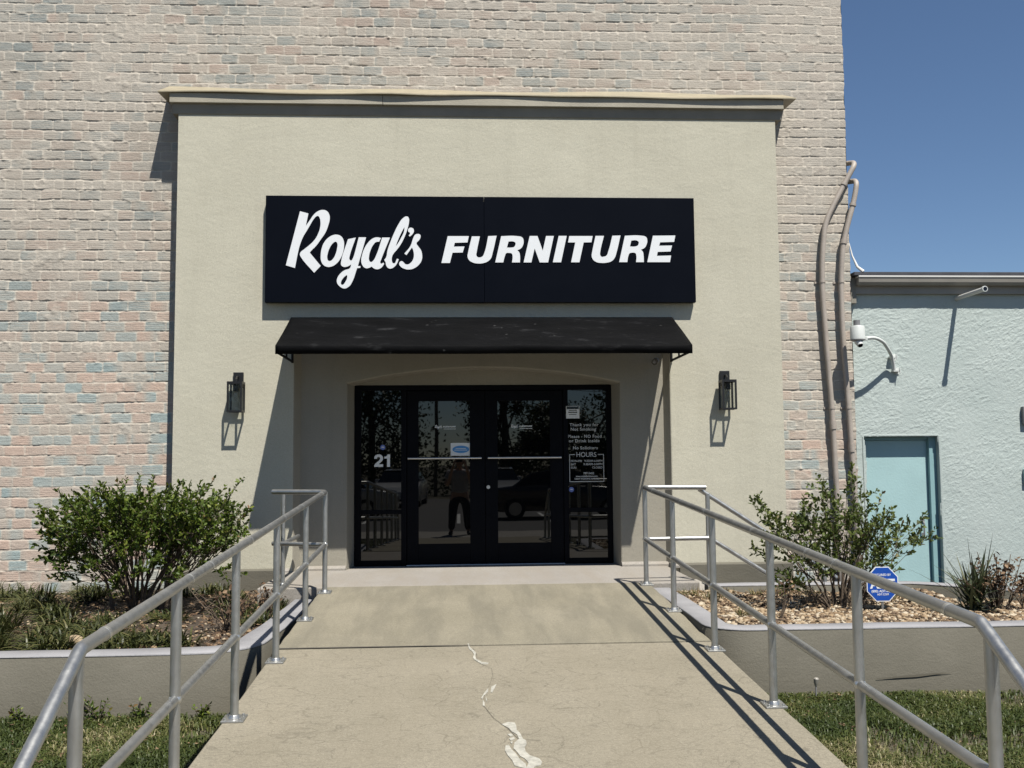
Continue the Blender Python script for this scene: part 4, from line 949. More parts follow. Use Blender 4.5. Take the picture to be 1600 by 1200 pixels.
def shrub(name, base, label, seed, tips, mat, leaf, n_leaf, nstem, spread, bark_r, clusters=.12, young=.0, twig_len=(.10, .24)):
    r = empty(name, base, label, 'shrub')
    g = random.Random(seed); b = Vector(base); tube = MB(); P = []; D = []; RN = []
    stems = []
    for i in range(nstem):
        a = 2 * math.pi * i / nstem + g.uniform(-.3, .3); q = g.uniform(.2, 1) * spread
        stems.append((b + Vector((math.cos(a) * q * 1.2, math.sin(a) * q, g.uniform(-.04, .0))), a))
    def curve(p0, p1, bend, n=7):
        mid = (p0 + p1) * .5 + bend; out = []
        for k in range(n + 1):
            t = k / n; out.append(p0 * (1 - t) ** 2 + mid * 2 * t * (1 - t) + p1 * t * t + Vector((g.uniform(-.008, .008), g.uniform(-.008, .008), 0)) * (0 < k < n))
        return out
    # primary limbs: cluster tips by nearest stem direction
    prim = []
    np_ = max(nstem * 2, len(tips) // 9)
    cen = g.sample(tips, min(np_, len(tips)))
    for c in cen:
        s = min(stems, key=lambda s: (Vector((s[0].x, s[0].y, 0)) - Vector((b.x + (c.x - b.x) * .25, b.y + (c.y - b.y) * .25, 0))).length + g.uniform(0, .06))
        fr = s[0] + (c - s[0]) * .62; fr.z = s[0].z + (c.z - s[0].z) * .60
        cv = curve(s[0], fr, Vector(((s[0].x - c.x) * .10, (s[0].y - c.y) * .10, .08 + .05 * g.random())))
        k = len(cv); tube.tube(cv, [bark_r * (1 - .62 * j / (k - 1)) * g.uniform(.85, 1.15) for j in range(k)], 7); prim.append((cv, c))
    for t in tips:
        cv, c = min(prim, key=lambda q: (q[1] - t).length)
        j = g.randint(3, len(cv) - 1); st = cv[j]
        tw = curve(st, t, Vector((g.uniform(-.04, .04), g.uniform(-.04, .04), g.uniform(-.03, .07))), 6)
        tube.tube(tw, [bark_r * .30 * (1 - .7 * q / 6) for q in range(7)], 5)
        d = (tw[-1] - tw[-3]).normalized()
        # side twigs + leaves around the tip
        ntw = g.randint(3, 6)
        twl = [(tw[-1], d, g.uniform(*twig_len) * .8)]
        for _ in range(ntw):
            q = g.choice(tw[3:]); dd = (d + Vector((g.gauss(0, .75), g.gauss(0, .75), g.gauss(.12, .5)))).normalized(); twl.append((q, dd, g.uniform(*twig_len)))
        for (q, dd, ln) in twl:
            e = q + dd * ln; tube.tube([q, (q + e) * .5 + Vector((0, 0, .008)), e], [bark_r * .13, bark_r * .1, bark_r * .06], 4, False)
            m = max(3, int(n_leaf * ln / .16))
            yr = g.random() * .35
            for k in range(m):
                f = (k + g.random()) / m; f = .15 + .88 * f
                pp = q + dd * ln * f
                ld = (dd * .55 + Vector((g.gauss(0, .65), g.gauss(0, .65), g.gauss(.25, .5))))
                if ld.length < .1: ld = dd
                P.append(pp[:]); D.append(ld[:]); RN.append(min(1, max(0, g.random() * .68 + yr + young * f * .3)))
    tube.build('stems', 'shrub_bark', r, smooth=True)
    leaf_cloud('foliage', np.array(P), np.array(D), leaf, seed, mat, r, .52, np.array(RN), .05)
    return r
g = random.Random(21)
tipsL = []
cL = Vector((-2.95, 9.7, 0))
while len(tipsL) < 185:       # left shrub: flat dome, lower edge rising outward
    u = g.uniform(-1, 1); v = g.uniform(-1, 1)
    if u * u + v * v > 1: continue
    x = cL.x + u * .88; y = cL.y + v * .72
    rr = math.sqrt(u * u + v * v)
    top = .885 - .13 * rr ** 3 + .05 * math.sin(x * 9) + .04 * math.sin(y * 7 + 1)
    low = .42 + .02 * rr - .26 * (rr > .7) * (g.random() < .55)
    z = top - (g.random() ** 1.7) * (top - low)
    tipsL.append(Vector((x, y, z)))
for p in ((-3.80, 9.5, .66), (-3.72, 9.6, .52), (-3.66, 9.4, .46), (-2.10, 9.4, .92), (-2.04, 9.45, .66), (-2.08, 9.5, .56), (-2.15, 9.3, .45), (-3.6, 9.5, .20), (-3.45, 9.45, .12), (-2.4, 9.3, .26),
          (-2.75, 9.25, .33), (-3.25, 9.2, .30), (-2.55, 9.2, .20), (-3.05, 9.2, .12)): tipsL.append(Vector(p))
shrub('shrub', (-3.05, 9.75, -.20), 'dense round green shrub in the left planter before the painted brick', 5, tipsL, 'shrub_leaf', .046, 13, 11, .22, .018)
tipsR = []
fan = [(-.56, .78), (-.50, .70), (-.40, .64), (-.44, .52), (-.30, .80), (-.22, .72), (-.25, .58), (-.10, .92), (-.06, .84), (-.14, .66), (-.02, .74), (.08, .80), (.14, .70), (.22, .88), (.30, .93), (.27, .80),
       (.36, .72), (.42, .66), (.50, .60), (.58, .55), (.66, .54), (.75, .50), (.50, .45), (.40, .52), (.30, .60), (.18, .56), (.04, .60), (-.12, .52), (-.34, .42), (-.48, .40), (.12, .46), (.26, .42), (.42, .36), (.0, .42), (-.2, .36), (-.42, .14), (-.36, .20), (.22, .3), (.34, .27), (-.05, .28), (.1, .28)]
for (dx, z) in fan:
    for k in range(2 if z < .75 else 1): tipsR.append(Vector((3.245 + dx + g.uniform(-.03, .03), 8.55 + g.uniform(-.32, .32), z + g.uniform(-.03, .02) - .06 * k)))
shrub('shrub', (3.26, 8.52, -.10), 'open twiggy green shrub in the gravel of the right planter', 8, tipsR, 'shrub_leaf_olive', .043, 12, 12, .15, .012)
# strap-leaved clumps
def clump(pos, label, seed, n=70, L_=.24, w=.011, mat='clump_leaf', name='border_grass', up=.75, lo=0, hi=1, spread=.05, group='grassy clumps in the planter beds', cat='plant', droop=None):
    g = random.Random(seed); vs = []; fs = []; rn = []
    for i in range(n):
        a = g.uniform(0, 6.28); el = max(.08, g.gauss(up, .28)); ln = L_ * g.uniform(.55, 1.15); ww = w * g.uniform(.7, 1.2)
        d = Vector((math.cos(a), math.sin(a), 0)); s = Vector((-d.y, d.x, 0))
        p = Vector(pos) + Vector((g.uniform(-spread, spread), g.uniform(-spread, spread), 0)); k = len(vs) ; q = g.random() * (hi - lo) + lo
        for j in range(5):
            t = j / 4; f = p + d * ln * math.cos(el) * t + Vector((0, 0, ln * (math.sin(el) * t - (.55 * (1.2 - up) * 1.3 if droop is None else droop) * t * t)))
            w_ = ww * (1 - t ** 1.6) * .5 + .0006
            vs += [f - s * w_ + Vector((0, 0, w_ * .6)), f + s * w_]; rn += [min(1, q + .1 * t)] * 2
        for j in range(4): b = k + j * 2; fs.append((b, b + 1, b + 3, b + 2))
    o = np_mesh(name, np.array([v[:] for v in vs]), np.array(fs), mat, None, dict(rnd=rn), loc=pos)
    return tag(o, label, cat, group)
# left bed clumps (x, y, size)
cl = [(-4.55, 10.6, .36), (-4.15, 10.2, .38), (-3.75, 10.45, .34), (-3.35, 10.7, .30), (-4.35, 9.2, .36), (-3.85, 8.7, .36), (-4.05, 7.95, .34), (-3.55, 7.75, .34), (-3.15, 7.85, .30), (-4.6, 8.4, .36),
      (-3.72, 8.2, .32), (-2.72, 7.95, .32), (-2.35, 7.75, .28), (-2.10, 7.62, .26), (-2.62, 7.6, .24), (-2.05, 9.3, .26), (-1.78, 9.55, .26), (-1.72, 8.7, .22), (-5.2, 9.6, .36), (-5.3, 8.0, .36), (-5.0, 10.9, .36), (-3.3, 8.6, .28), (-2.95, 8.8, .24), (-2.3, 10.3, .24), (-4.75, 7.65, .34), (-5.9, 8.8, .36), (-3.0, 7.58, .26), (-3.42, 7.52, .26), (-3.9, 7.55, .28), (-4.35, 7.6, .3), (-2.4, 7.55, .2), (-3.6, 9.2, .32), (-4.1, 8.3, .34), (-3.0, 8.2, .26), (-4.0, 9.7, .34), (-4.6, 9.9, .34), (-2.55, 9.0, .22), (-3.7, 7.95, .3), (-4.5, 8.05, .32), (-2.9, 10.6, .26), (-2.6, 10.9, .26), (-3.9, 11.0, .3)]
bedz = lambda x, y: -.165 - .05 * (y - 7.24) / 4.25 - .01
for i, (x, y, s) in enumerate(cl):
    where = ('beside the brick wall' if y > 10 else 'behind the front wall cap' if y < 8 else 'around the shrub')
    clump((x, y, bedz(x, y)), 'dark strap leaved grass clump in the left planter ' + where, 40 + i, 190, s * 1.25, .015, up=.92, spread=.12, hi=.7, droop=.52, group='grassy clumps in the left planter ' + where)
for i, (x, y, s) in enumerate([(2.28, 8.9, .20), (2.33, 8.05, .15), (2.15, 9.2, .18), (2.52, 9.35, .12), (3.05, 9.3, .16), (3.3, 9.25, .15), (2.8, 9.3, .12), (4.05, 9.2, .15), (3.9, 8.9, .12), (4.75, 7.8, .2), (4.95, 7.9, .2)]):
    where = 'along the ramp side' if x < 2.4 else 'beside the back cap' if y > 8.8 else 'at the far right'
    clump((x, y, -.10), 'small tufted yellow green plant in the right planter ' + where, 90 + i, 90, s, .008, up=.9, lo=.35, spread=.06, group='small tufts in the right planter ' + where)
# yucca and dead stalks at the right
def dead_plant(pos, label, seed, n, h, spread, name='dried_plant', leaves=1.0, group=None):
    r = empty(name, pos, label, 'plant', group); g = random.Random(seed); t = MB(); P = []; D = []
    for i in range(n):
        a = g.uniform(0, 6.28); e = Vector(pos) + Vector((math.cos(a) * spread * g.random(), math.sin(a) * spread * g.random() * .7, h * g.uniform(.5, 1.0)))
        p = Vector(pos) + Vector((g.uniform(-.04, .04), g.uniform(-.04, .04), 0)); m = (p + e) * .5 + Vector((g.gauss(0, .03), g.gauss(0, .03), .03))
        t.tube([p, m, e], [.006, .0045, .003], 5)
        for _ in range(int(g.randint(5, 11) * leaves)):
            f = g.uniform(.45, 1.05); q = m + (e - m) * (f - .4) / .65
            P.append((q + Vector((g.gauss(0, .012), g.gauss(0, .012), g.gauss(0, .015))))[:]); D.append((g.gauss(0, 1), g.gauss(0, 1), g.gauss(-.4, .8)))
        if g.random() < .5:
            e2 = m + Vector((g.gauss(0, .09), g.gauss(0, .06), g.uniform(.05, .16))); t.tube([m, e2], [.003, .002], 4)
            for _ in range(int(4 * leaves)): P.append((e2 + Vector((g.gauss(0, .012), g.gauss(0, .012), g.gauss(0, .012))))[:]); D.append((g.gauss(0, 1), g.gauss(0, 1), g.gauss(-.3, .8)))
    t.build('stalks', 'shrub_bark', r, smooth=True)
    if P: leaf_cloud('withered_leaves', np.array(P), np.array(D), .038, seed, 'dry_leaf', r, .6)
    return r
yk = empty('yucca', (4.25, 8.1, -.12), 'spiky dark green yucca among dried stalks at the right end of the planter', 'plant')
g = random.Random(4); vs = []; fs = []; rn = []
spikes = [(-.62, -.1, .42, .9), (-.30, .0, .62, .95), (-.05, .0, .70, .9), (.12, 0, .62, .8)]
for i in range(120):
    a = g.uniform(0, 6.28); el = g.uniform(.05, 1.35); ln = g.uniform(.22, .46)
    if i < 4: sx, sy, sz, ln = spikes[i]; d3 = Vector((sx, sy, sz)).normalized(); ln = [.72, .60, .66, .62][i]
    else: d3 = Vector((math.cos(a) * math.cos(el), math.sin(a) * math.cos(el) * .8, math.sin(el)))
    s = d3.cross(Vector((0, 0, 1))); s = s.normalized() if s.length > .01 else Vector((1, 0, 0))
    p = Vector((4.25 + g.uniform(-.06, .06), 8.1 + g.uniform(-.06, .06), g.uniform(-.10, .10))); k = len(vs); q = g.random()
    for j in range(5):
        t = j / 4; w = .011 * (1 - t ** 2) + .0008; f = p + d3 * ln * t - Vector((0, 0, .10 * ln * t * t))
        vs += [f - s * w, f + s * w]; rn += [q] * 2
    for j in range(4): b = k + j * 2; fs.append((b, b + 1, b + 3, b + 2))
np_mesh('spiky_leaves', np.array([v[:] for v in vs]), np.array(fs), 'yucca_leaf', yk, dict(rnd=rn))
dead_plant((4.42, 8.05, -.11), 'clump of dried brown curled stalks right of the yucca', 3, 26, .52, .34, leaves=1.5)
dead_plant((4.64, 8.0, -.11), 'thin dried plant with drooping brown leaves at the far right of the planter', 6, 9, .40, .30, leaves=1.3)
dead_plant((2.50, 7.78, -.09), 'bare reddish stalks behind the right planter cap beside a railing post', 9, 7, .42, .20, leaves=.5)
dead_plant((-1.88, 8.35, -.19), 'tangle of bare brown stems in the left planter near the ramp', 12, 26, .38, .34, leaves=.5)
dead_plant((-1.72, 9.1, -.19), 'small reddish dried plant beside the left ramp handrail', 14, 14, .30, .20, leaves=.9)
dead_plant((-4.95, 10.3, -.2), 'dried brown stalks at the far left of the planter', 15, 12, .42, .25, leaves=1.4)
# weeds along the planter foot
def weed(pos, label, seed, h=.15, n=7):
    r = empty('weed', pos, label, 'weed', 'leafy weeds at the foot of the planter walls'); g = random.Random(seed); t = MB(); P = []; D = []
    for i in range(n):
        a = g.uniform(0, 6.28); e = Vector(pos) + Vector((math.cos(a) * h * .5, math.sin(a) * h * .3, h * g.uniform(.5, 1)))
        t.tube([pos, e], [.003, .0015], 4)
        for k in range(8):
            f = .25 + .75 * k / 8; P.append((Vector(pos) + (e - Vector(pos)) * f)[:]); D.append((g.gauss(0, 1), g.gauss(0, 1), g.gauss(.3, .5)))
    t.build('stem', 'shrub_bark', r); leaf_cloud('leaves', np.array(P), np.array(D), .032, seed, 'shrub_leaf', r, .5)
for i, (x, y, h) in enumerate([(-2.55, 6.98, .20), (-2.42, 6.95, .17), (-3.35, 6.98, .20), (-3.2, 6.98, .15), (-2.95, 6.98, .13), (-2.15, 6.98, .14), (-1.75, 6.98, .12)]):
    weed((x, y, LAWN), ['tallest leafy weed at the foot of the left planter wall', 'broad leafy weed beside the tallest weed at the left planter wall', 'dark leafy weed at the far left by the planter wall', 'small weed next to the dark far left weed',
          'low weed midway along the left planter wall', 'thin weed right of the tall weeds at the left planter wall', 'small weed by the left planter wall next to the ramp'][i], i, h, 9)
# ---- lawn
def lawn(name, n, regions, seed, label):
    g = np.random.default_rng(seed); px = []; py = []
    A = np.array([(r[1] - r[0]) * (r[3] - r[2]) * r[4] for r in regions]); A = A / A.sum()
    for r, a in zip(regions, A):
        k = int(n * a); px.append(g.uniform(r[0], r[1], k)); py.append(g.uniform(r[2], r[3], k))
    x = np.concatenate(px); y = np.concatenate(py)
    bare = fbm(x * 1.5, y * 1.5, 71, 4)
    keep = g.random(len(x)) < np.clip((.72 - bare) * 7, .12, 1); x, y, bare = x[keep], y[keep], bare[keep]; n = len(x)
    hgt = g.uniform(.020, .055, n) * (.7 + .6 * fbm(x * 3, y * 3, 73, 2)); lean = g.uniform(.2, 1.6, n); a = g.uniform(0, 6.28, n)
    d = np.stack([np.cos(a), np.sin(a)], -1); s = np.stack([-d[:, 1], d[:, 0]], -1); w = g.uniform(.0022, .0048, n)[:, None]
    P = np.zeros((n, 5, 3)); b = np.stack([x, y], -1)
    P[:, 0, :2] = b - s * w; P[:, 1, :2] = b + s * w
    m = b + d * (hgt * lean * .5)[:, None]; P[:, 2, :2] = m + s * w * .9; P[:, 3, :2] = m - s * w * .9; P[:, 4, :2] = b + d * (hgt * lean * 1.25)[:, None]
    P[:, :2, 2] = LAWN - .012; P[:, 2:4, 2] = (LAWN + hgt * .72)[:, None]; P[:, 4, 2] = LAWN + hgt * (1 - .25 * np.minimum(lean, 1.4))
    o4 = (np.arange(n) * 5)[:, None]
    F = np.concatenate([np.concatenate([o4 + i for i in t], 1)[:, None] for t in ((0, 1, 2), (0, 2, 3), (3, 2, 4))], 1).reshape(-1, 3)
    dry = np.clip(g.random(n) * .60 + (fbm(x * 2.2, y * 2.2, 75, 4) - .48) * 1.4 + .06 + .3 * (g.random(n) < .08), 0, 1)
    o = np_mesh(name, P.reshape(-1, 3), F, 'grass_blade', None, dict(rnd=np.repeat(dry, 5)))
    return tag(o, label, 'grass', kind='stuff')
lawn('lawn_grass', 170000, [(-3.9, -1.33, 4.6, 7.04, 1.0), (1.87, 4.6, 4.5, 7.26, 1.0), (-6, -3.9, 4, 7.04, .12), (4.6, 7, 4, 7.24, .15), (-3.6, -1.33, 1, 4.6, .1), (1.87, 4.4, 1, 4.5, .1)], 2, 'short patchy green lawn grass beside the ramp')
lx = scatter(450, -3.9, -1.4, 4.6, 7.0, LAWN - .02, LAWN - .02, 3); rx = scatter(450, 1.95, 4.6, 4.6, 7.2, LAWN - .02, LAWN - .02, 3)
tag(litter('lawn_litter', np.concatenate([lx, rx]) + np.array([0, 0, .03]), .014, 8), 'dry leaf scraps scattered on the lawn', 'leaf litter', kind='stuff')
# ================================================================== NEIGHBOUR BUILDING
TY = 11.60
NB = empty('mint_building', (6.2, TY, LAWN), 'low mint green rough stucco building with a turquoise door', 'building')
DX0, DX1, DZ1 = 4.838, 5.735, 1.45
def mint_wall():
    d = .0085
    xs = np.arange(4.72, 8.6, d); zs = np.arange(-.62, 3.30, d); X, Z = np.meshgrid(xs, zs)
    wx = (fbm(X * 2, Z * 2, 3, 3) - .5) * .28; wz = (fbm(X * 2 + 9, Z * 2, 5, 3) - .5) * .28
    a = rad(-28); U = (X + wx) * math.cos(a) - (Z + wz) * math.sin(a); W = (X + wx) * math.sin(a) + (Z + wz) * math.cos(a)
    r1 = 1 - np.abs(fbm(U * 6.5, W * 19, 11, 5, .62) * 2 - 1)
    r2 = 1 - np.abs(fbm(U * 13 + 4, W * 34, 13, 4, .6) * 2 - 1)
    msk = sstep(.30, .62, fbm(X * 2.6, Z * 2.6, 17, 3))
    y = -(np.clip(r1 - .80, 0, 1) * .011 + np.clip(r2 - .80, 0, 1) * .015) * (.35 + .75 * msk) - (fbm(X * 1.1, Z * 1.1, 19, 3) - .5) * .02 - (fbm(X * 40, Z * 40, 23, 2) - .5) * .003
    xx = X.copy(); edge = np.minimum(np.abs(X - DX0), np.abs(X - DX1)); 
    V3 = np.stack([xx, TY + y, Z], -1).reshape(-1, 3)
    idx = np.arange(X.size).reshape(X.shape); f = np.stack([idx[:-1, :-1], idx[:-1, 1:], idx[1:, 1:], idx[1:, :-1]], -1)
    jx = (fbm(X * 0 + 1, Z * 7, 29, 3) - .5) * .03; jz = (fbm(X * 6, Z * 0 + 3, 31, 3) - .5) * .02
    hole = ((X > DX0 + jx) & (X < DX1 + jx) & (Z < DZ1 + jz))[:-1, :-1]
    f = f[~hole].reshape(-1, 4); used = np.unique(f); mp = np.full(len(V3), -1); mp[used] = np.arange(len(used))
    return np_mesh('wall', V3[used], mp[f], 'mint_stucco', NB, None, True)
mint_wall()
rv = MB()
rv.box(DX0 - .03, DX0 - .012, TY - .012, TY + .2, -.62, DZ1 + .01); rv.box(DX1 + .006, DX1 + .04, TY - .006, TY + .2, -.62, DZ1 + .01); rv.box(DX0 - .012, DX1 + .006, TY - .006, TY + .2, DZ1 + .002, DZ1 + .03)
rv.build('door_reveal', 'mint_stucco', NB, bevel=.006)
sd = MB(); sd.add([(8.6, TY, -.7), (8.6, 20, -.7), (8.6, 20, 3.3), (8.6, TY, 3.3), (4.72, 20, -.7), (4.72, 20, 3.3)], [(0, 1, 2, 3), (1, 4, 5, 2)]); sd.build('side_wall', 'mint_stucco', NB)
dfm = MB(); dfm.box(5.655, DX1 + .006, TY + .07, TY + .2, -.62, DZ1); dfm.box(DX0 - .012, 5.655, TY + .1, TY + .2, DZ1 - .04, DZ1 + .002)
dr = MB().box(DX0 - .01, 5.653, TY + .125, TY + .17, -.60, DZ1 - .042).build('door', 'door_paint', NB, bevel=.004)
dfm.build('door_casing', 'door_frame_paint', NB, bevel=.004)
hd = MB(); hx, hy = 5.565, TY + .125
hd.box(hx - .022, hx + .022, hy - .008, hy + .001, .415, .47); hd.box(hx - .012, hx + .014, hy - .006, hy + .001, .22, .30)
hd.tube(fillet([(hx, hy, .43), (hx - .005, hy - .05, .43), (hx - .005, hy - .05, .25), (hx, hy, .25)], .03, 5), .0095, 10)
hd.build('handle', 'grey_plastic', dr, smooth=True)
MB().cyl((5.69, TY + .07, .26), (5.69, TY + .055, .26), .02, 14).build('latch', 'grey_plastic', dr)
# eaves: board, gutter, roof edge
MB().box(4.765, 8.7, TY - .055, TY + .02, 3.163, 3.315).build('fascia', 'gutter_paint', NB, bevel=.004)
gt = MB(); gt.prism([(TY - .057, 3.258), (TY - .13, 3.258), (TY - .155, 3.29), (TY - .165, 3.345), (TY - .057, 3.345)], 'x', 4.772, 8.7)
gtr = gt.build('gutter', 'gutter_paint', NB, bevel=.003)
MB().box(4.770, 8.7, TY - .172, TY - .05, 3.3455, 3.366).build('gutter_lip', 'gutter_light', gtr, bevel=.003)
MB().box(4.72, 8.8, TY - .16, 20, 3.370, 3.412).build('roof', 'roof_dark', NB, bevel=.004)
MB().box(4.70, 4.775, TY - .06, TY - .02, 3.05, 3.36).build('corner_board', 'trim_dark_taupe', NB)
fl = MB(); fl.tube([(4.71, 11.55, 3.80), (4.735, 11.52, 3.62), (4.775, 11.48, 3.48), (4.835, 11.45, 3.415)], [.004, .010, .016, .022], 8)
fl.build('roof_flashing', 'flashing_white', NB, smooth=True)
vb = MB(); vb.box(6.778, 7.15, TY - .05, TY + .02, 1.585, 1.80)
for i in range(5): vb.box(6.80, 7.13, TY - .056, TY - .049, 1.61 + i * .036, 1.628 + i * .036)
tag(vb.build('wall_vent', 'grey_plastic', None, loc=(6.95, TY, 1.6), bevel=.003), 'dark louvred wall box at the right edge of the mint wall', 'vent')
vb2 = MB().box(6.76, 6.95, TY - .05, TY + .02, .88, 1.05).box(6.775, 6.935, TY - .056, TY - .049, .895, 1.035)
tag(vb2.build('junction_box', 'door_paint', None, loc=(6.85, TY, .9), bevel=.004), 'small turquoise painted box low at the right edge of the mint wall', 'box')

# ---- conduits on the brick corner
def conduit(pts, label, straps, coup):
    r = empty('conduit', pts[-1], label, 'pipe', 'taupe conduits on the brick corner')
    path = fillet(pts, .22, 8); MB().tube(path, .031, 18).build('pipe', 'conduit_paint', r, smooth=True)
    def at(z):
        for a, b in zip(path[:-1], path[1:]):
            if (a.z - z) * (b.z - z) <= 0 and abs(a.z - b.z) > 1e-6: return a + (b - a) * ((z - a.z) / (b.z - a.z))
    for z in straps:
        p = at(z); m = MB().tube([p + Vector((0, 0, -.012)), p + Vector((0, 0, .012))], .0365, 18); m.box(p.x - .075, p.x + .06, YW - .012, YW + .006, z - .012, z + .012)
        m.build('strap', 'conduit_paint', r, smooth=True)
    for z, hh in coup:
        p = at(z); q = at(z - hh); MB().tube([p, q], .0395, 18).build('coupling', 'conduit_paint', r, smooth=True)
CYD = YW - .062
conduit([(4.66, 11.75, 4.80), (4.79, 11.66, 4.80), (4.79, CYD, 4.74), (4.68, CYD, 4.55), (4.53, CYD, 4.28), (4.385, CYD, 4.0), (4.337, CYD, 3.55), (4.327, CYD, 3.2), (4.35, CYD, 2.67), (4.398, CYD, 1.77), (4.425, CYD, .65), (4.45, CYD, -.57)],
        'left of the two taupe conduits, bending wide around the brick corner', (3.29, 1.79), ((1.64, .10), (4.49, .03)))
conduit([(4.68, 11.75, 4.57), (4.80, 11.66, 4.57), (4.80, CYD, 4.52), (4.745, CYD, 4.25), (4.66, CYD, 3.98), (4.59, CYD, 3.7), (4.556, CYD, 3.3), (4.556, CYD, 2.68), (4.60, CYD, 1.77), (4.64, CYD, .645), (4.67, CYD, -.57)],
        'right of the two taupe conduits, closest to the mint building', (3.29, 1.79), ((1.37, .10), (3.80, .05), (4.24, .03)))
# ---- cameras on the mint building
pc = empty('security_camera', (5.2, TY, 2.3), 'white pan tilt camera on a curved arm at the left end of the mint wall', 'camera')
cx, cy = 4.650, 11.24
MB().tube([(cx, cy, 2.572), (cx, cy, 2.574), (cx, cy, 2.715), (cx, cy, 2.732), (cx, cy, 2.738)], [.080, .086, .082, .074, .04], 24).build('housing', 'white_plastic', pc, smooth=True)
MB().cyl((cx - .005, cy, 2.735), (cx - .005, cy, 2.80), .038, 18).build('top_mount', 'grey_plastic', pc, smooth=True)
MB().tube([(cx, cy, 2.578), (cx, cy, 2.565), (cx, cy, 2.55)], [.085, .085, .05], 22).build('skirt', 'grey_plastic', pc, smooth=True)
MB().tube([(cx, cy - .01, 2.55), (cx + .004, cy - .03, 2.53), (cx + .008, cy - .05, 2.50)], [.045, .042, .034], 16).build('lens_unit', 'white_plastic', pc, smooth=True)
MB().cyl((cx + .008, cy - .05, 2.50), (cx + .009, cy - .056, 2.494), .026, 16).build('lens', 'lens_black', pc)
MB().tube(fillet([(cx + .07, cy, 2.585), (4.86, cy + .01, 2.60), (4.98, 11.30, 2.555), (5.10, 11.42, 2.46), (5.165, 11.50, 2.40), (5.20, 11.535, 2.30), (5.21, 11.55, 2.235)], .06), .0205, 14).build('arm', 'white_plastic', pc, smooth=True)
bk = MB()
for z, x in ((2.40, 5.19), (2.235, 5.225)):
    bk = MB(); bk.box(x - .03, x + .05, 11.53, 11.59, z - .012, z + .012); bk.cyl((x + .045, 11.525, z - .03), (x + .045, 11.525, z + .03), .006, 8); bk.box(x + .02, x + .06, 11.585, 11.60, z - .04, z + .04); bk.build('bracket', 'white_plastic', pc, bevel=.002)
MB().cyl((cx + .085, cy - .03, 2.56), (cx + .085, cy - .03, 2.60), .02, 12).build('knob', 'white_plastic', pc, bevel=.002)
bc = empty('bullet_camera', (6.06, TY, 3.12), 'pale tube camera poking out below the gutter of the mint building', 'camera')
MB().tube([(6.035, 11.60, 3.115), (6.06, 11.40, 3.125), (6.098, 11.06, 3.14)], [.026, .027, .027], 16).build('housing', 'gutter_light', bc, smooth=True)
MB().tube([(6.097, 11.075, 3.14), (6.099, 11.05, 3.141)], [.034, .034], 18).build('hood', 'white_plastic', bc, smooth=True)
MB().cyl((6.0991, 11.0495, 3.141), (6.0992, 11.047, 3.1411), .024, 18).build('lens', 'lens_black', bc)
# ---- security yard sign
YS = 8.28
ys = empty('yard_sign', (3.562, YS, -.12), 'blue octagonal security sign on a stake in the gravel behind the right handrail', 'sign')
ocx, ocz, orr = 3.562, .137, .1445
def octo(r): return [(ocx + r * .94 * math.cos(rad(22.5 + 45 * i)) / math.cos(rad(22.5)), ocz + r * 1.0 * math.sin(rad(22.5 + 45 * i)) / math.cos(rad(22.5))) for i in range(8)]
pnl = MB().prism(octo(.1445), 'y', YS - .004, YS + .002).build('panel', 'letter_white', ys)
MB().prism(octo(.1365), 'y', YS - .0055, YS - .0038).build('panel_face', 'sign_blue', pnl)
lt = MB()
def t2(t, s, x, z, **k): lt.add(*text_mesh('t', t, s, None, None, x, YS - .0062, z, ext=.0005, **k))
t2('SECURED BY', .026, ocx, ocz + .068, offset=.0004); t2('ADT', .105, ocx, ocz - .033, offset=.004, sx=.98); t2('(800) ADT-ASAP', .028, ocx, ocz - .068, offset=.0005); t2('ADT.COM', .022, ocx, ocz - .093, offset=.0004)
lt.build('lettering', 'letter_white', pnl)
MB().box(ocx - .012, ocx + .008, YS + .003, YS + .012, -.25, ocz + .165).build('stake', 'brushed_steel', ys)
MB().box(ocx - .012, ocx + .010, YS - .007, YS + .014, ocz + .146, ocz + .166).build('clip', 'lens_black', ys, bevel=.002)
# sprinkler riser by the right planter
sp = empty('sprinkler', (2.57, 7.18, LAWN), 'small sprinkler riser standing against the right planter wall', 'sprinkler')
MB().tube([(2.57, 7.18, LAWN - .02), (2.572, 7.18, LAWN + .11)], .006, 8).build('riser', 'grey_plastic', sp, smooth=True)
MB().tube([(2.572, 7.18, LAWN + .10), (2.572, 7.178, LAWN + .125), (2.574, 7.175, LAWN + .15), (2.574, 7.175, LAWN + .158)], [.010, .017, .019, .012], 12).build('head', 'gutter_paint', sp, smooth=True)

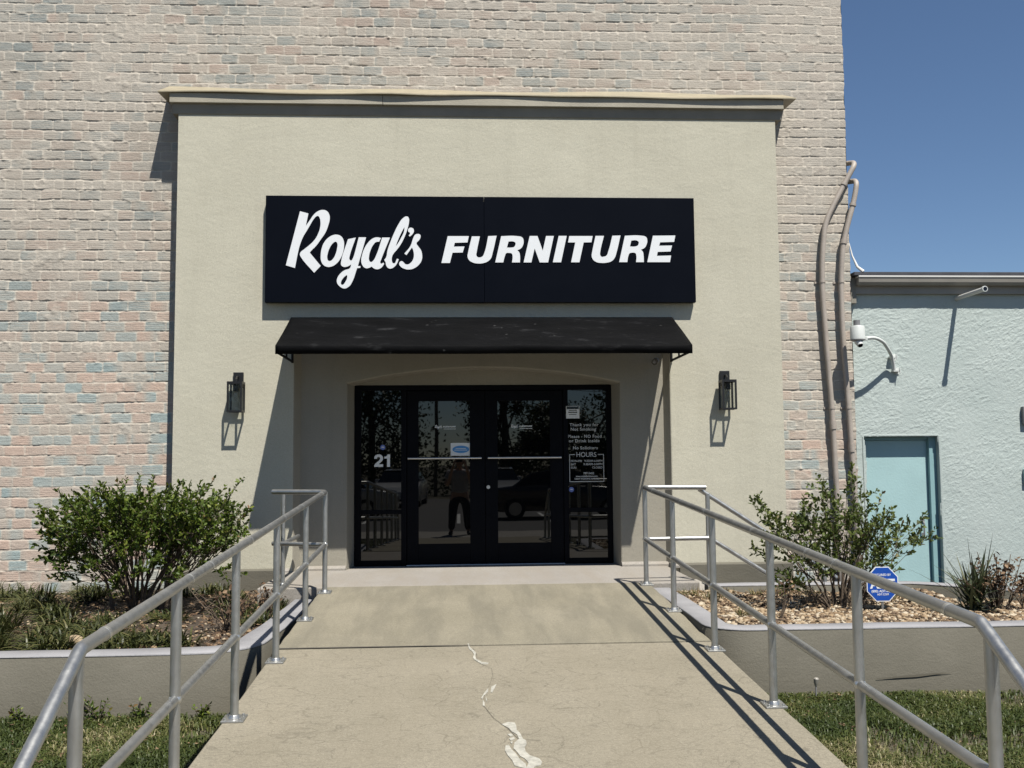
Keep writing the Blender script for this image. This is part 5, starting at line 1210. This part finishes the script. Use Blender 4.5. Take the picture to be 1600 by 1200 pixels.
# ================================================================== BEHIND THE CAMERA (seen in the door glass)
def tree(x, y, h, cr, label, seed, low=.25, n=7800):
    r = empty('tree', (x, y, LAWN), label, 'tree', 'trees across the parking lot'); g = np.random.default_rng(seed); rg_ = random.Random(seed)
    t = MB(); top = Vector((x + rg_.uniform(-.3, .3), y, LAWN + h * .75)); b = Vector((x, y, LAWN - .1)); t.tube([b, (b + top) * .5 + Vector((.15, 0, 0)), top], [h * .028, h * .02, h * .008], 9)
    P = []; 
    nc = 26
    for i in range(nc):
        a = rg_.uniform(0, 6.28); q = cr * math.sqrt(rg_.random()); z = LAWN + h * rg_.uniform(low, 1)
        fall = math.sqrt(max(0, 1 - ((z - LAWN) / h - .55) ** 2 / .27)); c = Vector((x + math.cos(a) * q * fall, y + math.sin(a) * q * fall, z)); s = rg_.uniform(.16, .30) * cr
        m = b + (top - b) * rg_.uniform(.4, .95); t.tube([m, (m + c) * .5 + Vector((0, 0, .1)), c], [h * .008, h * .005, h * .002], 5)
        P.append(np.array(c[:]) + g.normal(size=(n // nc, 3)) * s * np.array([1, 1, .7]))
    t.build('trunk', 'tree_bark', r, smooth=True); P = np.concatenate(P)
    leaf_cloud('crown', P, g.normal(size=P.shape), .22, seed, 'tree_leaf', r, .6)
tree(-4.6, -30, 9, 3.6, 'broad tree left of the gap reflected in the doors', 1, .12)
tree(-10.5, -31, 10, 4.2, 'large tree at the left across the parking lot', 2, .12)
tree(2.5, -31, 9.5, 1.7, 'tall narrow tree right of the gap reflected in the doors', 3, .08)
tree(5.2, -33, 4.6, 2.0, 'low bushy tree across the parking lot', 4, .1)
tree(9.0, -30, 9, 3.0, 'leafy tree at the right across the parking lot', 5, .12)
tree(15, -32, 10, 4.2, 'large tree at the far right across the parking lot', 6, .12)
tree(-17.5, -31, 9, 4.2, 'round tree at the far left across the parking lot', 7, .12)
hg = leaf_cloud('hedge', np.random.default_rng(3).uniform((-30, -29.6, LAWN), (30, -28.6, 1.7), (14000, 3)), np.random.default_rng(4).normal(size=(14000, 3)), .2, 9, 'tree_leaf', None, .6)
tag(hg, 'long low hedge along the far side of the parking lot', 'hedge')
po_ = empty('utility_pole', (-1.15, -27, LAWN), 'wooden utility pole with wires across the parking lot', 'pole')
MB().tube([(-1.15, -27, LAWN - .3), (-1.1, -27, 8.5)], [.10, .08], 12).box(-2.1, -.1, -27.06, -26.94, 7.8, 7.92).build('mast', 'pole_wood', po_, smooth=True)
wr = MB()
for k, (dx, z) in enumerate(((-2.0, 7.95), (-.2, 7.95), (-1.1, 6.4), (-1.1, 5.2))):
    for sx in (-1, 1): wr.tube([(dx + sx * 20 * t, -27, z - 1.6 * 4 * .3 * t * (1 - t) + sx * .1 * t) for t in [i / 10 for i in range(11)]], .015, 5)
wr.build('wires', 'tyre', po_)
def car(x, y, yaw, paint, label):
    r = empty('car', (x, y, LAWN - .01), label, 'car', 'cars parked behind the camera'); r.rotation_euler.z = yaw
    Lh, W = 2.3, .90
    prof = [(-2.28, .32), (-2.30, .62), (-2.20, .86), (-1.55, .96), (-.95, 1.0), (1.05, .98), (1.55, .92), (2.1, .80), (2.28, .62), (2.28, .34), (1.9, .24), (-1.9, .24)]
    m = MB(); n = len(prof); rows = []
    for yy, k in ((-W, .93), (-W * .97, 1.0), (W * .97, 1.0), (W, .93)):
        rows.append([(px * (k if abs(px) > 2 else 1), yy, .24 + (pz - .24) * (k if pz > .6 else 1)) for px, pz in prof])
    vs = [p for q in rows for p in q]; fs = [(i * n + j, i * n + (j + 1) % n, (i + 1) * n + (j + 1) % n, (i + 1) * n + j) for i in range(3) for j in range(n)] + [tuple(range(n)), tuple(3 * n + j for j in range(n - 1, -1, -1))]
    def loc(mb, name, mat, par, **k):
        o = mb.build(name, mat, None, **k); o.parent = par; return o
    body = loc(MB().add(vs, fs), 'body', paint, r, smooth=True, angle=30, bevel=.03)
    cab = [(-1.55, .95), (-.95, 1.36), (-.2, 1.46), (.45, 1.42), (1.15, .96)]
    k = len(cab); vs = []
    for sgn in (-1, 1):
        for px, pz in cab: vs.append((px, sgn * (.84 - .22 * (pz - .95) / .5), pz))
    loc(MB().add(vs, [(i, i + 1, k + i + 1, k + i) for i in range(k - 1)] + [tuple(range(k)), tuple(range(2 * k - 1, k - 1, -1))]), 'window', 'car_glass', r, bevel=.02)
    rf = [(-1.0, 1.345), (-.2, 1.468), (.5, 1.425)]
    loc(MB().prism([(a, b) for a, b in rf] + [(a, b + .022) for a, b in rf[::-1]], 'y', -.63, .63), 'roof', paint, r, bevel=.01)
    for px in (-1.45, 1.42):
        for s in (-1, 1):
            w = loc(MB().cyl((px, s * .70, .32), (px, s * .91, .32), .32, 24), 'wheel', 'tyre', r, smooth=True, bevel=.02)
            loc(MB().cyl((px, s * .88, .32), (px, s * .915, .32), .2, 18), 'rim', 'rim_metal', w)
    for s in (-1, 1):
        loc(MB().sphere((2.2, s * .62, .66), .11, 14, 8, sc=(.6, 1.5, .7)), 'headlight', 'headlight', r, smooth=True)
        loc(MB().box(.72, .9, s * .86 - .1, s * .86 + .1, .98, 1.1), 'mirror', paint, r, bevel=.02)
car(3.2, -7.6, 0.05, 'car_black', 'black saloon car parked behind the camera')
car(-4.2, -8.0, math.pi + .04, 'car_silver', 'silver saloon car parked behind the camera')
car(-2.3, -17.5, math.pi / 2 + .05, 'car_white', 'white car parked nose in further across the lot')
car(1.6, -18.5, math.pi / 2 - .03, 'car_silver', 'silver car parked nose in at the back of the lot')
car(-7.6, -16.5, .02, 'car_white', 'white car parked side on at the left of the lot')
# ---- photographer
def skin_obj(name, chains, mat, parent, sub=2):
    """chains: list of [(point, radius)...]; first chain's first point is the root; chains start at a point already present"""
    me = bpy.data.meshes.new(name); vs = []; es = []; rs = []; key = {}
    for ch in chains:
        prev = None
        for p, r_ in ch:
            k = tuple(round(c, 4) for c in p)
            if k not in key: key[k] = len(vs); vs.append(p); rs.append(r_)
            i = key[k]
            if prev is not None and prev != i: es.append((prev, i))
            prev = i
    me.from_pydata(vs, es, []); o = bpy.data.objects.new(name, me); COL.objects.link(o)
    if parent: o.parent = parent
    o.modifiers.new('skin', 'SKIN')
    for v, r_ in zip(me.skin_vertices[0].data, rs): v.radius = r_ if isinstance(r_, tuple) else (r_, r_)
    me.skin_vertices[0].data[0].use_root = True
    s = o.modifiers.new('sub', 'SUBSURF'); s.levels = sub; s.render_levels = sub
    me.materials.append(M[mat]); 
    for m_ in o.modifiers:
        if m_.type == 'SKIN': m_.use_smooth_shade = True
    return o
PX, PY, G0 = .03, -.46, LAWN + .02
pe = empty('person', (PX, PY, G0), 'person in grey shirt and dark trousers holding up a phone on the path', 'person')
pe.scale = (1.22, 1.06, 1.0)
def q(x, y, z): return (x, y, z)
body = [[(q(0, 0, .95), (.15, .11)), (q(0, -.01, 1.12), (.14, .10)), (q(0, -.01, 1.30), (.165, .105)), (q(0, -.02, 1.46), (.14, .09)), (q(0, 0, 1.54), .055), (q(0, .02, 1.60), .058), (q(0, .035, 1.68), (.072, .085)), (q(0, .03, 1.77), (.076, .09)), (q(0, .025, 1.83), (.05, .06))]]
for s in (-1, 1):
    body.append([(q(0, 0, .95), (.15, .11)), (q(s * .11, 0, .90), .095), (q(s * .14, .02, .50), .060), (q(s * .17, -.01, .09), .042), (q(s * .18, .05, .04), .036), (q(s * .19, .15, .03), .030)])
    arm = [(q(0, -.02, 1.46), (.14, .09)), (q(s * .19, -.02, 1.45), .060), (q(s * .26, .04, 1.20), .046), (q(s * .24, .10, 1.16), .042), (q(s * .13, .34, 1.58), .030), (q(s * .105, .38, 1.66), (.030, .020)), (q(s * .095, .395, 1.715), (.034, .018))]
    body.append(arm)
    hb_ = q(s * .095, .395, 1.715)
    for f in range(4):
        dz = .030 - .02 * f; ln = [.034, .038, .036, .028][f]
        body.append([(hb_, (.034, .018)), (q(s * .088, .415, 1.715 + dz), .009), (q(s * .080, .440, 1.717 + dz), .0085), (q(s * (.080 - ln * .7), .452, 1.718 + dz), .0075)])
    body.append([(hb_, (.034, .018)), (q(s * .078, .385, 1.73), .011), (q(s * .060, .392, 1.752), .0095), (q(s * .042, .402, 1.757), .008)])
skin_obj('body', body, 'skin', pe)
shirt = [[(q(0, 0, .93), (.185, .135)), (q(0, -.01, 1.12), (.175, .13)), (q(0, -.01, 1.30), (.195, .13)), (q(0, -.02, 1.46), (.155, .11)), (q(0, -.005, 1.525), (.075, .075))]]
for s in (-1, 1): shirt.append([(q(0, -.02, 1.46), (.155, .11)), (q(s * .19, -.02, 1.45), .085), (q(s * .245, .02, 1.27), .075)])
skin_obj('shirt', shirt, 'shirt_grey', pe)
tr_ = [[(q(0, 0, .98), (.165, .125)), (q(0, 0, .92), (.165, .125))]]
for s in (-1, 1): tr_.append([(q(0, 0, .92), (.165, .125)), (q(s * .11, 0, .84), .115), (q(s * .14, .02, .50), .085), (q(s * .17, -.005, .10), .072)])
skin_obj('trousers', tr_, 'trousers_dark', pe)
for s in (-1, 1): skin_obj('shoe', [[(q(s * .175, -.05, .045), .045), (q(s * .18, .05, .045), .048), (q(s * .192, .17, .035), .042)]], 'shoe_black', pe)
def ploc(mb, name, mat, **k):
    o = mb.build(name, mat, None, **k); o.parent = pe; return o
ploc(MB().sphere((0, .012, 1.775), .098, 20, 12, sc=(.9, 1.02, 1.0)), 'hair', 'hair_dark', smooth=True)
for s in (-1, 1):
    ploc(MB().sphere((s * .033, .112, 1.725), .012, 10, 8), 'eye', 'eye_white', smooth=True); ploc(MB().sphere((s * .083, .03, 1.705), .024, 10, 8, sc=(.4, .7, 1.2)), 'ear', 'skin', smooth=True)
ploc(MB().tube([(0, .112, 1.73), (0, .130, 1.70), (0, .116, 1.685)], [.009, .015, .010], 8), 'nose', 'skin', smooth=True)
ploc(MB().sphere((0, .112, 1.655), .022, 10, 6, sc=(1, .4, .3)), 'mouth', 'lip', smooth=True)
ph = MB().box(-.082 + PX * 0, .072, .448, .456, 1.70, 1.775)
tag(ph.build('phone', 'phone_black', None, bevel=.003), 'black phone held up in both hands of the person', 'phone').location = (PX, PY, G0)

# ================================================================== LIGHT, SKY, CAMERA
W = bpy.data.worlds.new('World'); S.world = W; W.use_nodes = True
nt = W.node_tree; bgn = nt.nodes['Background']
sky = nt.nodes.new('ShaderNodeTexSky'); sky.sky_type = 'NISHITA'; sky.sun_disc = False
sun_dir = Vector((.24, -.515, 1.0)).normalized()
sky.sun_elevation = math.asin(sun_dir.z); sky.sun_rotation = math.atan2(sun_dir.x, sun_dir.y)
sky.altitude = 0; sky.air_density = .92; sky.dust_density = SKY_DUST; sky.ozone_density = SKY_OZ
nt.links.new(sky.outputs[0], bgn.inputs[0]); bgn.inputs[1].default_value = SKY_STR
sl = bpy.data.lights.new('sun', 'SUN'); sl.energy = SUN_E; sl.angle = rad(.53); sl.color = (1, .955, .88)
so = bpy.data.objects.new('sun', sl); COL.objects.link(so); so.rotation_euler = sun_dir.to_track_quat('Z', 'Y').to_euler(); so.location = (3, -8, 15)
cd = bpy.data.cameras.new('camera'); co = bpy.data.objects.new('camera', cd); COL.objects.link(co)
cd.sensor_width = 36; cd.lens = 36 * 1550 / 1600; cd.clip_start = .02; cd.clip_end = 2000
R_, D_, F_ = (Vector(v) for v in CAMR)
m = Matrix(((R_.x, -D_.x, -F_.x, 0), (R_.y, -D_.y, -F_.y, 0), (R_.z, -D_.z, -F_.z, 1.19), (0, 0, 0, 1)))
co.matrix_world = m
S.camera = co
S.view_settings.view_transform = 'Standard'; S.view_settings.look = 'None'; S.view_settings.exposure = EXPO; S.view_settings.gamma = 1
S.render.engine = 'CYCLES'; S.cycles.max_bounces = 6; S.cycles.transparent_max_bounces = 8
try: S.cycles.use_denoising = True
except Exception: pass
